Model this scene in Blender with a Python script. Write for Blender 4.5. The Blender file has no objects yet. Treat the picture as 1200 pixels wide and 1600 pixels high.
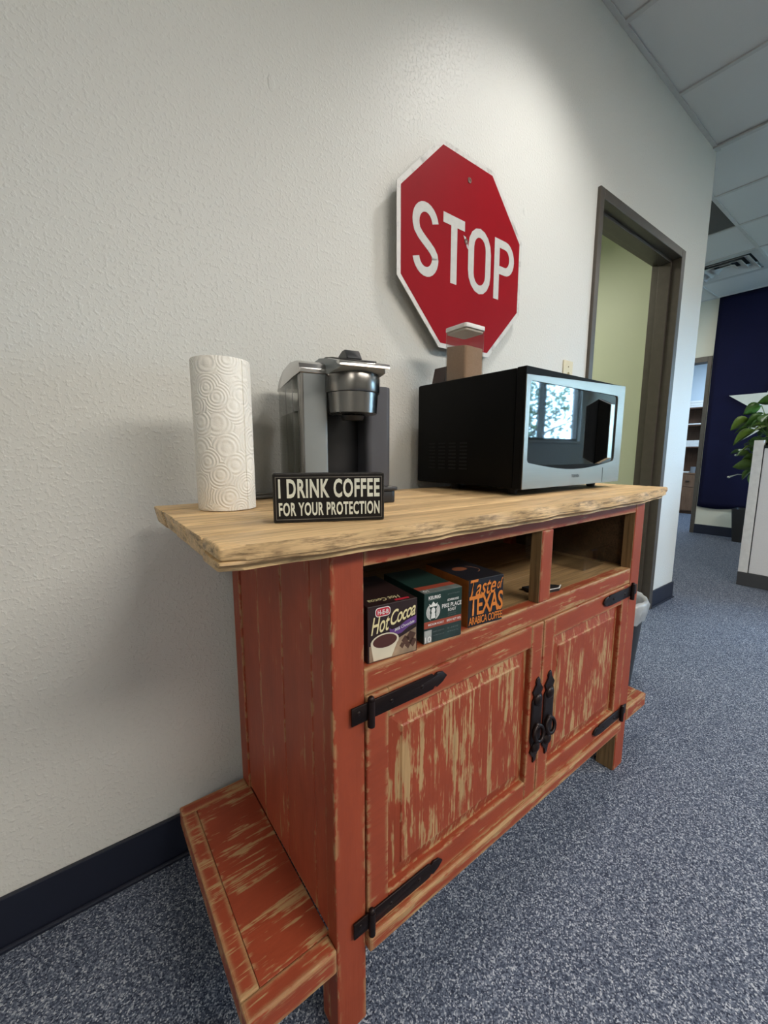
import bpy, bmesh, math, random
from mathutils import Vector, Matrix
random.seed(11)
S = bpy.context.scene
COL = S.collection
R = math.radians
PI = math.pi

# ------------------------------------------------------------------ camera
def set_camera():
    cam = bpy.data.cameras.new('camera'); ob = bpy.data.objects.new('camera', cam); COL.objects.link(ob)
    a, b, c = R(36.571), R(-8.213), R(0.059)
    f = Vector((math.sin(a)*math.cos(b), math.cos(a)*math.cos(b), math.sin(b)))
    r = Vector((math.cos(a), -math.sin(a), 0)); u = r.cross(f)
    r2 = r*math.cos(c)+u*math.sin(c); u2 = -r*math.sin(c)+u*math.cos(c)
    M = Matrix(((r2.x, u2.x, -f.x, .7892), (r2.y, u2.y, -f.y, -1.0609), (r2.z, u2.z, -f.z, 1.0321), (0, 0, 0, 1)))
    ob.matrix_world = M
    cam.sensor_fit = 'HORIZONTAL'; cam.sensor_width = 36; cam.lens = 642.62/1200*36
    cam.clip_start = .02; cam.clip_end = 200
    S.camera = ob
set_camera()

# ------------------------------------------------------------------ world, lights, exposure
def set_world():
    w = bpy.data.worlds.new('sky'); S.world = w; w.use_nodes = True
    n = w.node_tree.nodes; n.clear()
    bg = n.new('ShaderNodeBackground'); out = n.new('ShaderNodeOutputWorld')
    bg.inputs['Color'].default_value = (.42, .70, 1, 1); bg.inputs['Strength'].default_value = 80.0
    w.node_tree.links.new(bg.outputs[0], out.inputs[0])
set_world()
def area(name, loc, rot, sx, sy, power, col, spread=180):
    l = bpy.data.lights.new(name, 'AREA'); l.shape = 'RECTANGLE'; l.size = sx; l.size_y = sy
    l.energy = power; l.color = col; l.spread = R(spread)
    o = bpy.data.objects.new(name, l); COL.objects.link(o); o.location = loc; o.rotation_euler = rot
    return o
def spot(name, loc, power, col, ang, blend, rad):
    l = bpy.data.lights.new(name, 'SPOT'); l.energy = power; l.color = col; l.spot_size = R(ang); l.spot_blend = blend
    l.shadow_soft_size = rad
    o = bpy.data.objects.new(name, l); COL.objects.link(o); o.location = loc
    return o
WARM = (1, .93, .84); COOL = (.68, .84, 1)
spot('downlight_beam', (2.25, -.52, 2.87), 62, (1, .965, .93), 116, .8, .09)
area('troffer_light_west', (-1.0, -3.6, 2.86), (0, 0, 0), .6, 1.2, 36, WARM)
area('troffer_light_middle', (2.4, -3.0, 2.86), (0, 0, 0), 2.4, .9, 118, WARM)
area('troffer_light_east', (5.6, -1.5, 2.86), (0, 0, 0), .6, 1.2, 10, WARM)
area('troffer_light_hall', (5.6, 1.3, 2.86), (0, 0, 0), .6, 1.2, 27, (.98, .97, .9))
area('inner_room_light', (2.9, 1.1, 2.5), (0, 0, 0), .6, .6, 17, (1, .98, .84))
area('far_room_light', (8.2, .9, 2.6), (0, 0, 0), .8, .8, 40, COOL)
portal = area('window_portal', (6.27, -3.0, 1.64), (R(90), 0, 0), 1.5, .88, 1, (1, 1, 1)); portal.data.cycles.is_portal = True
S.view_settings.view_transform = 'Standard'; S.view_settings.look = 'None'
S.view_settings.gamma = 1; S.view_settings.use_curve_mapping = False
S.view_settings.exposure = 0.33
S.cycles.adaptive_threshold = .02; S.cycles.max_bounces = 7; S.cycles.diffuse_bounces = 4; S.cycles.glossy_bounces = 3; S.cycles.transmission_bounces = 4; S.cycles.transparent_max_bounces = 24
S.cycles.caustics_reflective = False; S.cycles.caustics_refractive = False

# ------------------------------------------------------------------ material helpers
class NT:
    def __init__(s, name):
        s.m = bpy.data.materials.new(name); s.m.use_nodes = True; s.t = s.m.node_tree
        s.b = s.t.nodes['Principled BSDF']
    def n(s, typ, **kw):
        nd = s.t.nodes.new(typ)
        for k, v in kw.items():
            if hasattr(nd, k): setattr(nd, k, v)
        return nd
    def l(s, a, b): s.t.links.new(a, b)
    def val(s, sock, v):
        if isinstance(v, bpy.types.NodeSocket): s.l(v, sock)
        else: sock.default_value = v
    def coord(s, kind='Object', scale=(1, 1, 1), rot=(0, 0, 0)):
        c = s.n('ShaderNodeTexCoord'); m = s.n('ShaderNodeMapping')
        m.inputs['Scale'].default_value = scale; m.inputs['Rotation'].default_value = rot
        s.l(c.outputs[kind], m.inputs['Vector']); return m.outputs[0]
    def noise(s, vec, scale=5, detail=3, rough=.5, dist=0):
        t = s.n('ShaderNodeTexNoise'); s.l(vec, t.inputs['Vector'])
        t.inputs['Scale'].default_value = scale; t.inputs['Detail'].default_value = detail
        t.inputs['Roughness'].default_value = rough; t.inputs['Distortion'].default_value = dist
        return t.outputs['Fac']
    def voro(s, vec, scale=5, feature='F1', out='Distance'):
        t = s.n('ShaderNodeTexVoronoi'); t.feature = feature; s.l(vec, t.inputs['Vector']); t.inputs['Scale'].default_value = scale
        return t.outputs[out]
    def ramp(s, fac, stops):
        r = s.n('ShaderNodeValToRGB'); e = r.color_ramp.elements
        while len(e) < len(stops): e.new(.5)
        for el, (p, c) in zip(e, stops):
            el.position = p; el.color = (*c, 1) if isinstance(c, tuple) else (c, c, c, 1)
        s.l(fac, r.inputs[0]); return r.outputs[0]
    def mix(s, fac, a, b, mode='MIX'):
        m = s.n('ShaderNodeMix'); m.data_type = 'RGBA'; m.blend_type = mode
        s.val(m.inputs[0], fac)
        for sock, v in ((m.inputs[6], a), (m.inputs[7], b)):
            if isinstance(v, tuple): v = (*v[:3], 1)
            s.val(sock, v)
        return m.outputs[2]
    def math(s, op, a, b=0.0, clamp=False):
        m = s.n('ShaderNodeMath'); m.operation = op; m.use_clamp = clamp
        s.val(m.inputs[0], a); s.val(m.inputs[1], b); return m.outputs[0]
    def bump(s, h, strength=.2, dist=.002):
        b = s.n('ShaderNodeBump'); s.l(h, b.inputs['Height']); b.inputs['Strength'].default_value = strength
        b.inputs['Distance'].default_value = dist; s.l(b.outputs[0], s.b.inputs['Normal']); return b
    def set(s, **kw):
        names = dict(color='Base Color', rough='Roughness', metal='Metallic', spec='Specular IOR Level', trans='Transmission Weight',
                     ior='IOR', alpha='Alpha', coat='Coat Weight', emit='Emission Color', estr='Emission Strength', aniso='Anisotropic')
        for k, v in kw.items():
            if isinstance(v, tuple) and len(v) == 3: v = (*v, 1)
            s.val(s.b.inputs[names[k]], v)
        return s.m
MATS = {}
def plain(name, color, rough=.5, metal=0, spec=.5, grain=.06, **kw):
    """a plain material with slight procedural tone variation"""
    if name in MATS: return MATS[name]
    t = NT(name); v = t.coord(); nz = t.noise(v, 30, 3)
    c2 = tuple(max(0, c*(1-grain*2)) for c in color); c1 = tuple(min(1, c*(1+grain)) for c in color)
    t.set(color=t.mix(nz, c2, c1), rough=rough, metal=metal, spec=spec, **kw)
    MATS[name] = t.m; return t.m

TAN = (.46, .29, .135)
def edge_mask(t, radius):
    bv = t.n('ShaderNodeBevel'); bv.samples = 3; bv.inputs['Radius'].default_value = radius
    geo = t.n('ShaderNodeNewGeometry'); dt = t.n('ShaderNodeVectorMath'); dt.operation = 'DOT_PRODUCT'
    t.l(bv.outputs[0], dt.inputs[0]); t.l(geo.outputs['Normal'], dt.inputs[1])
    return t.math('SUBTRACT', 1.0, dt.outputs['Value']), geo
def painted(name, axis, wear, red=(.310, .057, .023), edge=.5):
    """red paint worn through to pale wood, grain along axis; wear 0..1 is the share rubbed bare"""
    t = NT(name); i = 'xyz'.index(axis)
    def sc(al, ac): return tuple(al if k == i else ac for k in range(3))
    fine = t.noise(t.coord(scale=sc(9, 190)), 1, 2, .6)              # hair-thin grain
    g = t.noise(t.coord(scale=sc(4.5, 120)), 1.0, 4, .7, .4)         # streaks
    bl = t.noise(t.coord(scale=sc(5.0, 12)), 1.2, 4, .7)             # patches
    chip = t.noise(t.coord(scale=sc(22, 60)), 1, 3, .7)              # chips
    w1 = t.math('ADD', t.math('ADD', t.math('MULTIPLY', g, .46), t.math('MULTIPLY', chip, .16)), t.math('MULTIPLY', bl, .38))
    th = .70-.20*wear
    m1 = t.ramp(w1, [(th-.012, 0.0), (th+.022, 1.0)])
    ed, geo = edge_mask(t, .013)
    m2 = t.ramp(t.math('MULTIPLY', ed, t.ramp(t.math('ADD', t.math('MULTIPLY', chip, .6), t.math('MULTIPLY', bl, .4)), [(.62-.25*edge, 0.0), (.70-.25*edge, 1.0)])), [(.012, 0.0), (.035, 1.0)])
    mask = t.math('MAXIMUM', m1, m2)
    paint = t.mix(bl, tuple(c*.62 for c in red), tuple(min(1, c*1.35) for c in red))
    paint = t.mix(t.math('MULTIPLY', fine, .30), paint, tuple(c*.55 for c in red))
    wood = t.mix(fine, tuple(c*.55 for c in TAN), tuple(c*1.2 for c in TAN))
    t.set(color=t.mix(mask, paint, wood), rough=.5, spec=.4)
    t.bump(fine, .3, .001)
    MATS[name] = t.m; return t.m
def rawwood(name, axis, col=TAN, dark=(.10, .05, .02), amount=.5, edge=False, rough=.6):
    t = NT(name); i = 'xyz'.index(axis)
    def sc(al, ac): return tuple(al if k == i else ac for k in range(3))
    g = t.noise(t.coord(scale=sc(1.6, 34)), 1, 4, .62, 1.0); f = t.noise(t.coord(scale=sc(7, 210)), 1, 2, .6)
    bl = t.noise(t.coord(scale=sc(5, 22)), 1.5, 4, .7)
    base = t.mix(g, tuple(c*.50 for c in col), tuple(min(1, c*1.4) for c in col))
    base = t.mix(t.ramp(f, [(.45, 0.0), (.72, .75)]), base, tuple(c*.38 for c in col))
    m = t.ramp(t.math('ADD', t.math('MULTIPLY', bl, .62), t.math('MULTIPLY', g, .38)), [(.55, 0.0), (.68, amount)])
    base = t.mix(m, base, dark)
    if edge:
        ed, geo = edge_mask(t, .009)
        sep = t.n('ShaderNodeSeparateXYZ'); t.l(geo.outputs['Normal'], sep.inputs[0])
        side = t.math('SUBTRACT', 1.0, t.math('ABSOLUTE', sep.outputs[2]))
        vs = t.noise(t.coord(scale=(10, 26, 75)), 1, 5, .75)
        gm = t.math('MULTIPLY', t.ramp(vs, [(.48, 0.0), (.62, .75)]), side)          # grime in the rough-sawn edge
        base = t.mix(gm, base, (.06, .034, .016))
        base = t.mix(t.math('MULTIPLY', t.ramp(ed, [(.02, 0.0), (.10, 1.0)]), t.ramp(vs, [(.35, .75), (.55, .0)])), base, (.66, .47, .23))
    t.set(color=base, rough=rough, spec=.35)
    t.bump(f, .3, .0012)
    MATS[name] = t.m; return t.m
def wall_paint(name, col, scale=1.0, strength=.5):
    t = NT(name); v = t.coord()
    a = t.noise(v, 120*scale, 2, .5); c = t.noise(v, 1.3, 1)
    t.set(color=t.mix(c, tuple(x*.97 for x in col), col), rough=.45, spec=.35)
    if strength: t.bump(t.ramp(a, [(.50, 0.0), (.72, 1.0)]), strength, .0018)
    MATS[name] = t.m; return t.m
def carpet(name):
    t = NT(name); v = t.coord()
    cv = t.voro(v, 380, 'F1', 'Color'); sp = t.n('ShaderNodeSeparateColor'); t.l(cv, sp.inputs[0])
    n2 = t.noise(v, 130, 2, .7)
    f = t.math('ADD', t.math('MULTIPLY', sp.outputs[0], .62), t.math('MULTIPLY', n2, .38))
    col = t.ramp(f, [(.18, (.026, .033, .054)), (.45, (.078, .096, .138)), (.66, (.160, .185, .240)), (.82, (.45, .48, .53))])
    t.set(color=col, rough=.95, spec=.1)
    t.bump(f, .8, .004)
    MATS[name] = t.m; return t.m
def glassy(name, col=(1, 1, 1), rough=.03, ior=1.3, alpha=1.0):
    """thin clear sheet: tinted see-through plus a Fresnel sheen"""
    t = NT(name); t.t.nodes.remove(t.b); out = t.t.nodes['Material Output']
    tr = t.n('ShaderNodeBsdfTransparent'); gl = t.n('ShaderNodeBsdfGlossy'); mx = t.n('ShaderNodeMixShader'); lw = t.n('ShaderNodeFresnel')
    tint = t.noise(t.coord(), 12, 1)
    t.l(t.mix(tint, tuple(c*.985 for c in col), col), tr.inputs['Color']); gl.inputs['Roughness'].default_value = rough; geo = t.n('ShaderNodeNewGeometry')
    t.l(t.math('ADD', ior, t.math('MULTIPLY', geo.outputs['Backfacing'], 1/ior-ior)), lw.inputs['IOR'])
    t.l(lw.outputs[0], mx.inputs[0]); t.l(tr.outputs[0], mx.inputs[1]); t.l(gl.outputs[0], mx.inputs[2]); t.l(mx.outputs[0], out.inputs['Surface'])
    MATS[name] = t.m; return t.m
def brushed(name, col, rough=.28, axis=0, amt=.12):
    t = NT(name); sc = [220, 220, 220]; sc[axis] = 3
    g = t.noise(t.coord(scale=tuple(sc)), 1, 3, .6); bl = t.noise(t.coord(), 6, 2)
    t.set(color=t.mix(g, tuple(c*.82 for c in col), col), metal=1.0,
          rough=t.math('ADD', rough-.05, t.math('ADD', t.math('MULTIPLY', g, amt), t.math('MULTIPLY', bl, .08))))
    t.bump(g, .06, .0004); MATS[name] = t.m; return t.m

RED_X = painted('red_paint_grain_x', 'x', .52, edge=.7); RED_Z = painted('red_paint_grain_z', 'z', .36, edge=.5)
RED_PANEL = painted('red_panel_worn', 'z', .88, edge=.6); RED_WING = painted('red_wing_worn', 'x', .74, edge=.4); RED_RAIL = painted('red_rail_worn', 'x', .82, edge=.9)
RED_SIDE_LIT = painted('red_side_planks_lit', 'z', .52, red=(.36, .068, .030), edge=.45)  # same red paint, its colour lightened to stand in for light from the left
RAW_X = rawwood('raw_wood_x', 'x', (.30, .19, .085)); RAW_Z = rawwood('raw_wood_z', 'z', (.26, .16, .07))
TOP_W = rawwood('tabletop_wood', 'x', (.78, .50, .255), (.15, .085, .04), .70, edge=True, rough=.5)
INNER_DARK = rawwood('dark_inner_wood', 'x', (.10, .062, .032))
IRON = plain('wrought_iron', (.020, .011, .010), .42, .55, grain=.3)
WALL = wall_paint('white_wall_paint', (.65, .653, .615), 1.0, .55)
WALL_FAR = wall_paint('cream_wall_paint', (.60, .60, .50), .6, 0)
WALL_GREEN = wall_paint('pale_green_wall_paint', (.58, .62, .46), .6, 0)
WALL_BLUE = wall_paint('pale_blue_wall_paint', (.58, .68, .78), .6, 0)
CARPET = carpet('speckled_blue_carpet')
BASEB = plain('navy_vinyl_base', (.010, .013, .026), .45)
FRAME = plain('dark_bronze_frame', (.080, .068, .054), .42, .2, grain=.12)
CEIL_T = wall_paint('ceiling_tile_board', (.66, .66, .64), 2.2, .35)
CEIL_B = plain('ceiling_grid_bar', (.55, .55, .53), .5)
CEIL_D = plain('dark_ceiling_panel', (.09, .085, .075), .8)
STEEL = brushed('brushed_steel', (.37, .335, .285), .34)
STEEL_V = brushed('brushed_steel_vertical', (.60, .59, .56), .22, 2)
CHROME = plain('chrome', (.75, .75, .74), .12, 1, grain=.02)
BLACK_P = plain('black_painted_steel', (.003, .003, .003), .6, 0, .12)
BLACK_G = plain('black_glass', (.006, .007, .008), .03, 0, .42, grain=.02)
BLACK_M = plain('matt_black_plastic', (.012, .012, .013), .5)
CHAR = plain('charcoal_plastic', (.020, .021, .024), .38)

# ------------------------------------------------------------------ mesh helpers
class MB:
    """collects geometry and links it as ONE mesh object"""
    def __init__(s): s.bm = bmesh.new()
    def _bev(s, verts, w, seg=2):
        ed = set()
        for v in verts: ed.update(v.link_edges)
        bmesh.ops.bevel(s.bm, geom=list(ed), offset=w, segments=seg, profile=.5, affect='EDGES', clamp_overlap=True)
    def box(s, x0, x1, y0, y1, z0, z1, bev=0.0, seg=2, M=None):
        m = Matrix.Translation(((x0+x1)/2, (y0+y1)/2, (z0+z1)/2)) @ Matrix.Diagonal((abs(x1-x0), abs(y1-y0), abs(z1-z0), 1))
        if M is not None: m = M @ m
        r = bmesh.ops.create_cube(s.bm, size=1, matrix=m)
        if bev: s._bev(r['verts'], bev, seg)
        return s
    def cyl(s, p0, p1, r0, r1=None, n=20, cap=True):
        p0, p1 = Vector(p0), Vector(p1); d = p1-p0
        if r1 is None: r1 = r0
        q = d.to_track_quat('Z', 'Y').to_matrix().to_4x4()
        bmesh.ops.create_cone(s.bm, cap_ends=cap, segments=n, radius1=r0, radius2=r1, depth=d.length, matrix=Matrix.Translation((p0+p1)/2) @ q)
        return s
    def ball(s, c, r, sc=(1, 1, 1), n=12):
        bmesh.ops.create_uvsphere(s.bm, u_segments=n, v_segments=max(6, n//2+2), radius=r, matrix=Matrix.Translation(c) @ Matrix.Diagonal((*sc, 1)))
        return s
    def prism(s, pts, fn, d0, d1, bev=0, seg=2):
        """pts: 2D outline (counter clockwise); fn(a, b, d) -> xyz; extruded from d0 to d1"""
        A = [s.bm.verts.new(fn(a, b, d0)) for a, b in pts]; B = [s.bm.verts.new(fn(a, b, d1)) for a, b in pts]
        n = len(pts)
        s.bm.faces.new(A[::-1]); s.bm.faces.new(B)
        for i in range(n): s.bm.faces.new((A[i], A[(i+1) % n], B[(i+1) % n], B[i]))
        if bev: s._bev(A+B, bev, seg)
        return s
    def lathe(s, prof, c=(0, 0, 0), n=40):
        rings = []
        for r, z in prof:
            rings.append([s.bm.verts.new((c[0]+r*math.cos(2*PI*i/n), c[1]+r*math.sin(2*PI*i/n), c[2]+z)) for i in range(n)] if r > 1e-6 else [s.bm.verts.new((c[0], c[1], c[2]+z))])
        for a, b in zip(rings, rings[1:]):
            for i in range(n):
                j = (i+1) % n
                if len(a) == 1 and len(b) == 1: continue
                if len(a) == 1: s.bm.faces.new((a[0], b[j], b[i]))
                elif len(b) == 1: s.bm.faces.new((a[i], a[j], b[0]))
                else: s.bm.faces.new((a[i], a[j], b[j], b[i]))
        return s
    def tube(s, pts, r, n=8):
        pts = [Vector(p) for p in pts]; rings = []
        for i, p in enumerate(pts):
            d = (pts[min(i+1, len(pts)-1)]-pts[max(i-1, 0)]).normalized()
            up = Vector((0, 0, 1)) if abs(d.z) < .9 else Vector((1, 0, 0))
            a = d.cross(up).normalized(); b = d.cross(a)
            rr = r[i] if isinstance(r, (list, tuple)) else r
            rings.append([s.bm.verts.new(p+a*rr*math.cos(2*PI*k/n)+b*rr*math.sin(2*PI*k/n)) for k in range(n)])
        for a, b in zip(rings, rings[1:]):
            for k in range(n): s.bm.faces.new((a[k], a[(k+1) % n], b[(k+1) % n], b[k]))
        s.bm.faces.new(rings[0][::-1]); s.bm.faces.new(rings[-1]); return s
    def torus(s, c, R_, r, M=None, n=20, k=8):
        M = M or Matrix.Identity(4); V = []
        for i in range(n):
            a = 2*PI*i/n; row = []
            for j in range(k):
                b = 2*PI*j/k; p = Vector(((R_+r*math.cos(b))*math.cos(a), (R_+r*math.cos(b))*math.sin(a), r*math.sin(b)))
                row.append(s.bm.verts.new(Vector(c)+(M @ p)))
            V.append(row)
        for i in range(n):
            for j in range(k): s.bm.faces.new((V[i][j], V[(i+1) % n][j], V[(i+1) % n][(j+1) % k], V[i][(j+1) % k]))
        return s
    def poly(s, pts):
        s.bm.faces.new([s.bm.verts.new(p) for p in pts]); return s
    def mesh(s, me):
        s.bm.from_mesh(me); return s
    def build(s, name, mat, parent=None, smooth=False, loc=None, rot=None):
        bmesh.ops.recalc_face_normals(s.bm, faces=s.bm.faces)
        me = bpy.data.meshes.new(name); s.bm.to_mesh(me); s.bm.free()
        mats = mat if isinstance(mat, (list, tuple)) else [mat]
        for m in mats: me.materials.append(m)
        if smooth:
            for p in me.polygons: p.use_smooth = True
            if smooth is not True: me.set_sharp_from_angle(angle=R(smooth))
        o = bpy.data.objects.new(name, me); COL.objects.link(o)
        if parent is not None: o.parent = parent
        if loc: o.location = loc
        if rot: o.rotation_euler = rot
        return o
def empty(name, loc=(0, 0, 0), rz=0):
    o = bpy.data.objects.new(name, None); COL.objects.link(o); o.location = loc; o.rotation_euler = (0, 0, rz)
    o.empty_display_size = .05; return o
def tag(o, label, cat, group=None, kind=None):
    o['label'] = label; o['category'] = cat
    if group: o['group'] = group
    if kind: o['kind'] = kind
    return o
def struct(o): o['kind'] = 'structure'; return o
def dup(o, name, loc, parent):
    c = o.copy(); c.name = name; COL.objects.link(c); c.location = loc; c.parent = parent; return c
def text_mesh(body, w, h, fn, bold=0.0, shear=0.0, depth=0.0, spacing=1.0):
    """lettering scaled to exactly w x h; fn(a, b, d) maps to 3D; returns mesh"""
    cu = bpy.data.curves.new('txt', 'FONT'); cu.body = body; cu.offset = bold; cu.shear = shear; cu.space_character = spacing
    cu.resolution_u = 3; cu.align_x = 'LEFT'
    ob = bpy.data.objects.new('txt', cu); COL.objects.link(ob)
    dg = bpy.context.evaluated_depsgraph_get(); dg.update()
    me = bpy.data.meshes.new_from_object(ob.evaluated_get(dg))
    bpy.data.objects.remove(ob); bpy.data.curves.remove(cu)
    xs = [v.co.x for v in me.vertices]; ys = [v.co.y for v in me.vertices]
    x0, x1, y0, y1 = min(xs), max(xs), min(ys), max(ys)
    for v in me.vertices:
        v.co = fn((v.co.x-x0)/(x1-x0)*w, (v.co.y-y0)/(y1-y0)*h, 0)
    return me
def lettering(name, body, mat, parent, w, h, fn, bold=0.0, shear=0.0, spacing=1.0):
    me = text_mesh(body, w, h, fn, bold, shear, 0, spacing)
    me.name = name; me.materials.clear(); me.materials.append(mat)
    o = bpy.data.objects.new(name, me); COL.objects.link(o); o.parent = parent; return o
def arc(cx, cy, rx, ry, a0, a1, n):
    return [(cx+rx*math.cos(R(a0+(a1-a0)*i/n)), cy+ry*math.sin(R(a0+(a1-a0)*i/n))) for i in range(n+1)]
def rrect(x0, x1, y0, y1, r, n=5):
    return arc(x1-r, y1-r, r, r, 0, 90, n)+arc(x0+r, y1-r, r, r, 90, 180, n)+arc(x0+r, y0+r, r, r, 180, 270, n)+arc(x1-r, y0+r, r, r, 270, 360, n)
def stroke(pts, w):
    """outline polygon strip of constant width around an open 2D path -> list of quads"""
    L, Rr = [], []
    for i, p in enumerate(pts):
        a = Vector(pts[max(i-1, 0)]); b = Vector(pts[min(i+1, len(pts)-1)]); d = (b-a).normalized(); nrm = Vector((-d.y, d.x))
        L.append(Vector(p)+nrm*w/2); Rr.append(Vector(p)-nrm*w/2)
    return [(L[i], L[i+1], Rr[i+1], Rr[i]) for i in range(len(pts)-1)]

# ================================================================== SETTING
H = 2.8894; XC = 4.154; XF = 7.2; YB = -3.0; XW = -1.6; XJ = 4.75; YD = -6.6
DX1, DX2, DZ = 2.807, 3.739, 2.168          # clear opening of the near door frame

floor = struct(MB().box(XW-.2, 10.2, YB-.2, 3.3, -.06, 0).box(XW-.2, XJ+.2, YD-.2, YB-.2, -.06, 0).build('floor', CARPET))
wb = MB()
wb.box(XW, DX1-.02, 0, .13, 0, H+.003); wb.box(DX2+.02, XC, 0, .13, 0, H+.003); wb.box(DX1-.02, DX2+.02, 0, .13, DZ+.02, H+.003)
wall_back = struct(wb.build('wall_back', WALL))
for (x, z, r, sx, sz) in ((1.239, 1.907, .013, .7, 1.5), (2.244, 1.945, .012, .8, 1.2), (1.354, 1.64, .005, 1, 1), (1.02, 1.56, .005, 1, 1)):
    MB().ball((x, 0, z), r, (sx, .10, sz), 12).build('plaster_blob', WALL, wall_back, True)
struct(MB().box(XC-.13, XC, .13, 3.2, 0, H+.003).build('wall_hall', WALL))
struct(MB().box(XW-.15, XW, YD, .13, 0, H+.12).build('wall_left', WALL))
struct(MB().box(XW-.15, XJ+.15, YD-.15, YD, 0, H+.12).build('wall_rear', WALL))
struct(MB().box(XJ, XJ+.15, YD, YB-.15, 0, H+.12).build('wall_jog', WALL))
# wall opposite the sideboard, with the window that the oven door mirrors
WX0, WX1, WZ0, WZ1 = 5.52, 7.02, 1.2, 2.08
wf = MB()
wf.box(XJ, WX0, YB-.15, YB, 0, H+.12).box(WX1, 10.1, YB-.15, YB, 0, H+.12).box(WX0, WX1, YB-.15, YB, 0, WZ0).box(WX0, WX1, YB-.15, YB, WZ1, H+.12)
struct(wf.build('wall_front', WALL))
win = struct(MB().box(WX0, WX1, YB-.10, YB-.09, WZ0, WZ1).build('window_1', glassy('window_glass', (.96, .98, 1), .0, 1.2)))
fr = MB()
for a in (WX0, WX1-.04): fr.box(a, a+.04, YB-.13, YB-.04, WZ0, WZ1)
fr.box(6.05, 6.11, YB-.13, YB-.04, WZ0, WZ1).box(WX0, WX1, YB-.13, YB-.04, WZ0, WZ0+.04).box(WX0, WX1, YB-.13, YB-.04, WZ1-.04, WZ1)
fr.build('window_frame', FRAME, win); MB().box(WX0-.03, WX1+.03, YB-.04, YB+.05, WZ0-.03, WZ0).build('window_sill', WALL, win)
# far wall with the second doorway
FY0, FY1 = .82, 1.74
wr = MB()
wr.box(XF, XF+.12, YB, FY0-.02, 0, H+.003).box(XF, XF+.12, FY1+.02, 3.2, 0, H+.003).box(XF, XF+.12, FY0-.02, FY1+.02, 2.175, H+.003)
struct(wr.build('wall_right', WALL_FAR))
struct(MB().box(XC, XF+.1, 3.2, 3.3, 0, H+.1).build('wall_hall_end', WALL_FAR))
# room behind the near door
ir = MB().box(1.5, XC-.13, 1.9, 2.0, 0, H).box(1.4, 1.5, .13, 2.0, 0, H)
struct(ir.build('wall_inner_room', WALL_GREEN))
struct(MB().box(XC-.16, XC-.13, .13, 1.9, 0, H).build('wall_inner_side', WALL_GREEN))
# room behind the far door
fw = MB().box(9.45, 9.55, .0, 3.2, 0, H).box(XF+.12, 9.5, -.1, 0, 0, H).box(XF+.12, 9.5, 3.2, 3.3, 0, H)
struct(fw.build('wall_far_room', WALL_BLUE))

# baseboards
def cove(m, x0, x1, y0, y1): m.box(x0, x1, y0, y1, 0, .119, .002)
bb = MB(); cove(bb, XW, 2.769, -.010, 0); struct(bb.build('baseboard_back', BASEB))
bb = MB(); cove(bb, 3.79, XC+.01, -.010, 0); cove(bb, XC, XC+.01, 0, 3.2); struct(bb.build('baseboard_corner', BASEB))
bb = MB(); cove(bb, XF-.01, XF, YB, .776); struct(bb.build('baseboard_right', BASEB))
bb = MB(); cove(bb, XJ, XF, YB, YB+.01); struct(bb.build('baseboard_front', BASEB))
for (x0, x1) in ((XW, 2.769), (3.79, XC+.016)):
    MB().box(x0, x1, -.019, -.009, 0, .012, .004).build('baseboard_toe', BASEB, bpy.data.objects['baseboard_back'] if x0 < 0 else bpy.data.objects['baseboard_corner'])

# door frames
t1 = MB()
t1.box(2.769, DX1, -.015, .145, 0, 2.213, .003).box(DX2, 3.79, -.015, .145, 0, 2.213, .003).box(DX1, DX2, -.015, .145, DZ, 2.213, .003)
tr1 = struct(t1.build('trim_1', FRAME))
st = MB().box(DX1, DX1+.016, .035, .10, 0, DZ, .002).box(DX2-.016, DX2, .035, .10, 0, DZ, .002).box(DX1+.016, DX2-.016, .035, .10, DZ-.016, DZ, .002)
st.build('door_stop', FRAME, tr1)
t2 = MB()
t2.box(XF-.015, XF+.14, .776, FY0, 0, 2.22, .003).box(XF-.015, XF+.14, FY1, FY1+.045, 0, 2.22, .003).box(XF-.015, XF+.14, FY0, FY1, 2.155, 2.22, .003)
struct(t2.build('trim_2', FRAME))

# ceiling: deck above, grid of bars, one board per cell
G = .617; GX0 = 4.106-10*G; GY0 = .17-12*G
ceil = struct(MB().box(XW-.2, 10.2, YB-.2, 3.3, H+.12, H+.2).box(XW-.2, XJ+.2, YD-.2, YB-.2, H+.12, H+.2).build('ceiling', CEIL_T))
NX, NY = 15, 17
bars = None
for i in range(NX+1):
    x = GX0+i*G
    if x < XW or x > XF: continue
    segs = [(YD if x < XJ else YB, 0.0)] if x < XC else [(YD if x < XJ else YB, 3.2)]
    for a, b in segs: MB().box(x-.012, x+.012, a, b, H-.004, H+.03).build('grid_bar', CEIL_B, ceil)
for j in range(NY+1):
    y = GY0+j*G
    if y < YD or y > 3.2: continue
    MB().box(XW if y < 0 else XC, XF if y > YB else XJ, y-.012, y+.012, H-.003, H+.03).build('grid_bar', CEIL_B, ceil)
tile0 = None; VENT = None
for i in range(NX):
    for j in range(NY):
        x = GX0+(i+.5)*G; y = GY0+(j+.5)*G
        if x < XW or y < YD or y > 3.1 or x > XF or (x > XJ and y < YB): continue
        if y > 0 and x < XC+.2: continue
        if i == 13 and j == 12: VENT = (x, y); continue
        if i == 11 and j == 12:
            MB().box(-G/2+.006, G/2-.006, -G/2+.006, G/2-.006, 0, .015).build('dark_panel', CEIL_D, ceil, loc=(x, y, H+.004)); continue
        if tile0 is None:
            tile0 = MB().box(-G/2+.006, G/2-.006, -G/2+.006, G/2-.006, 0, .015).build('ceiling_tile', CEIL_T, ceil, loc=(x, y, H+.004))
        else: dup(tile0, 'ceiling_tile', (x, y, H+.004), ceil)
MB().box(XW, XC, -.022, -.001, H-.004, H).build('wall_angle', CEIL_B, ceil)
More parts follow.
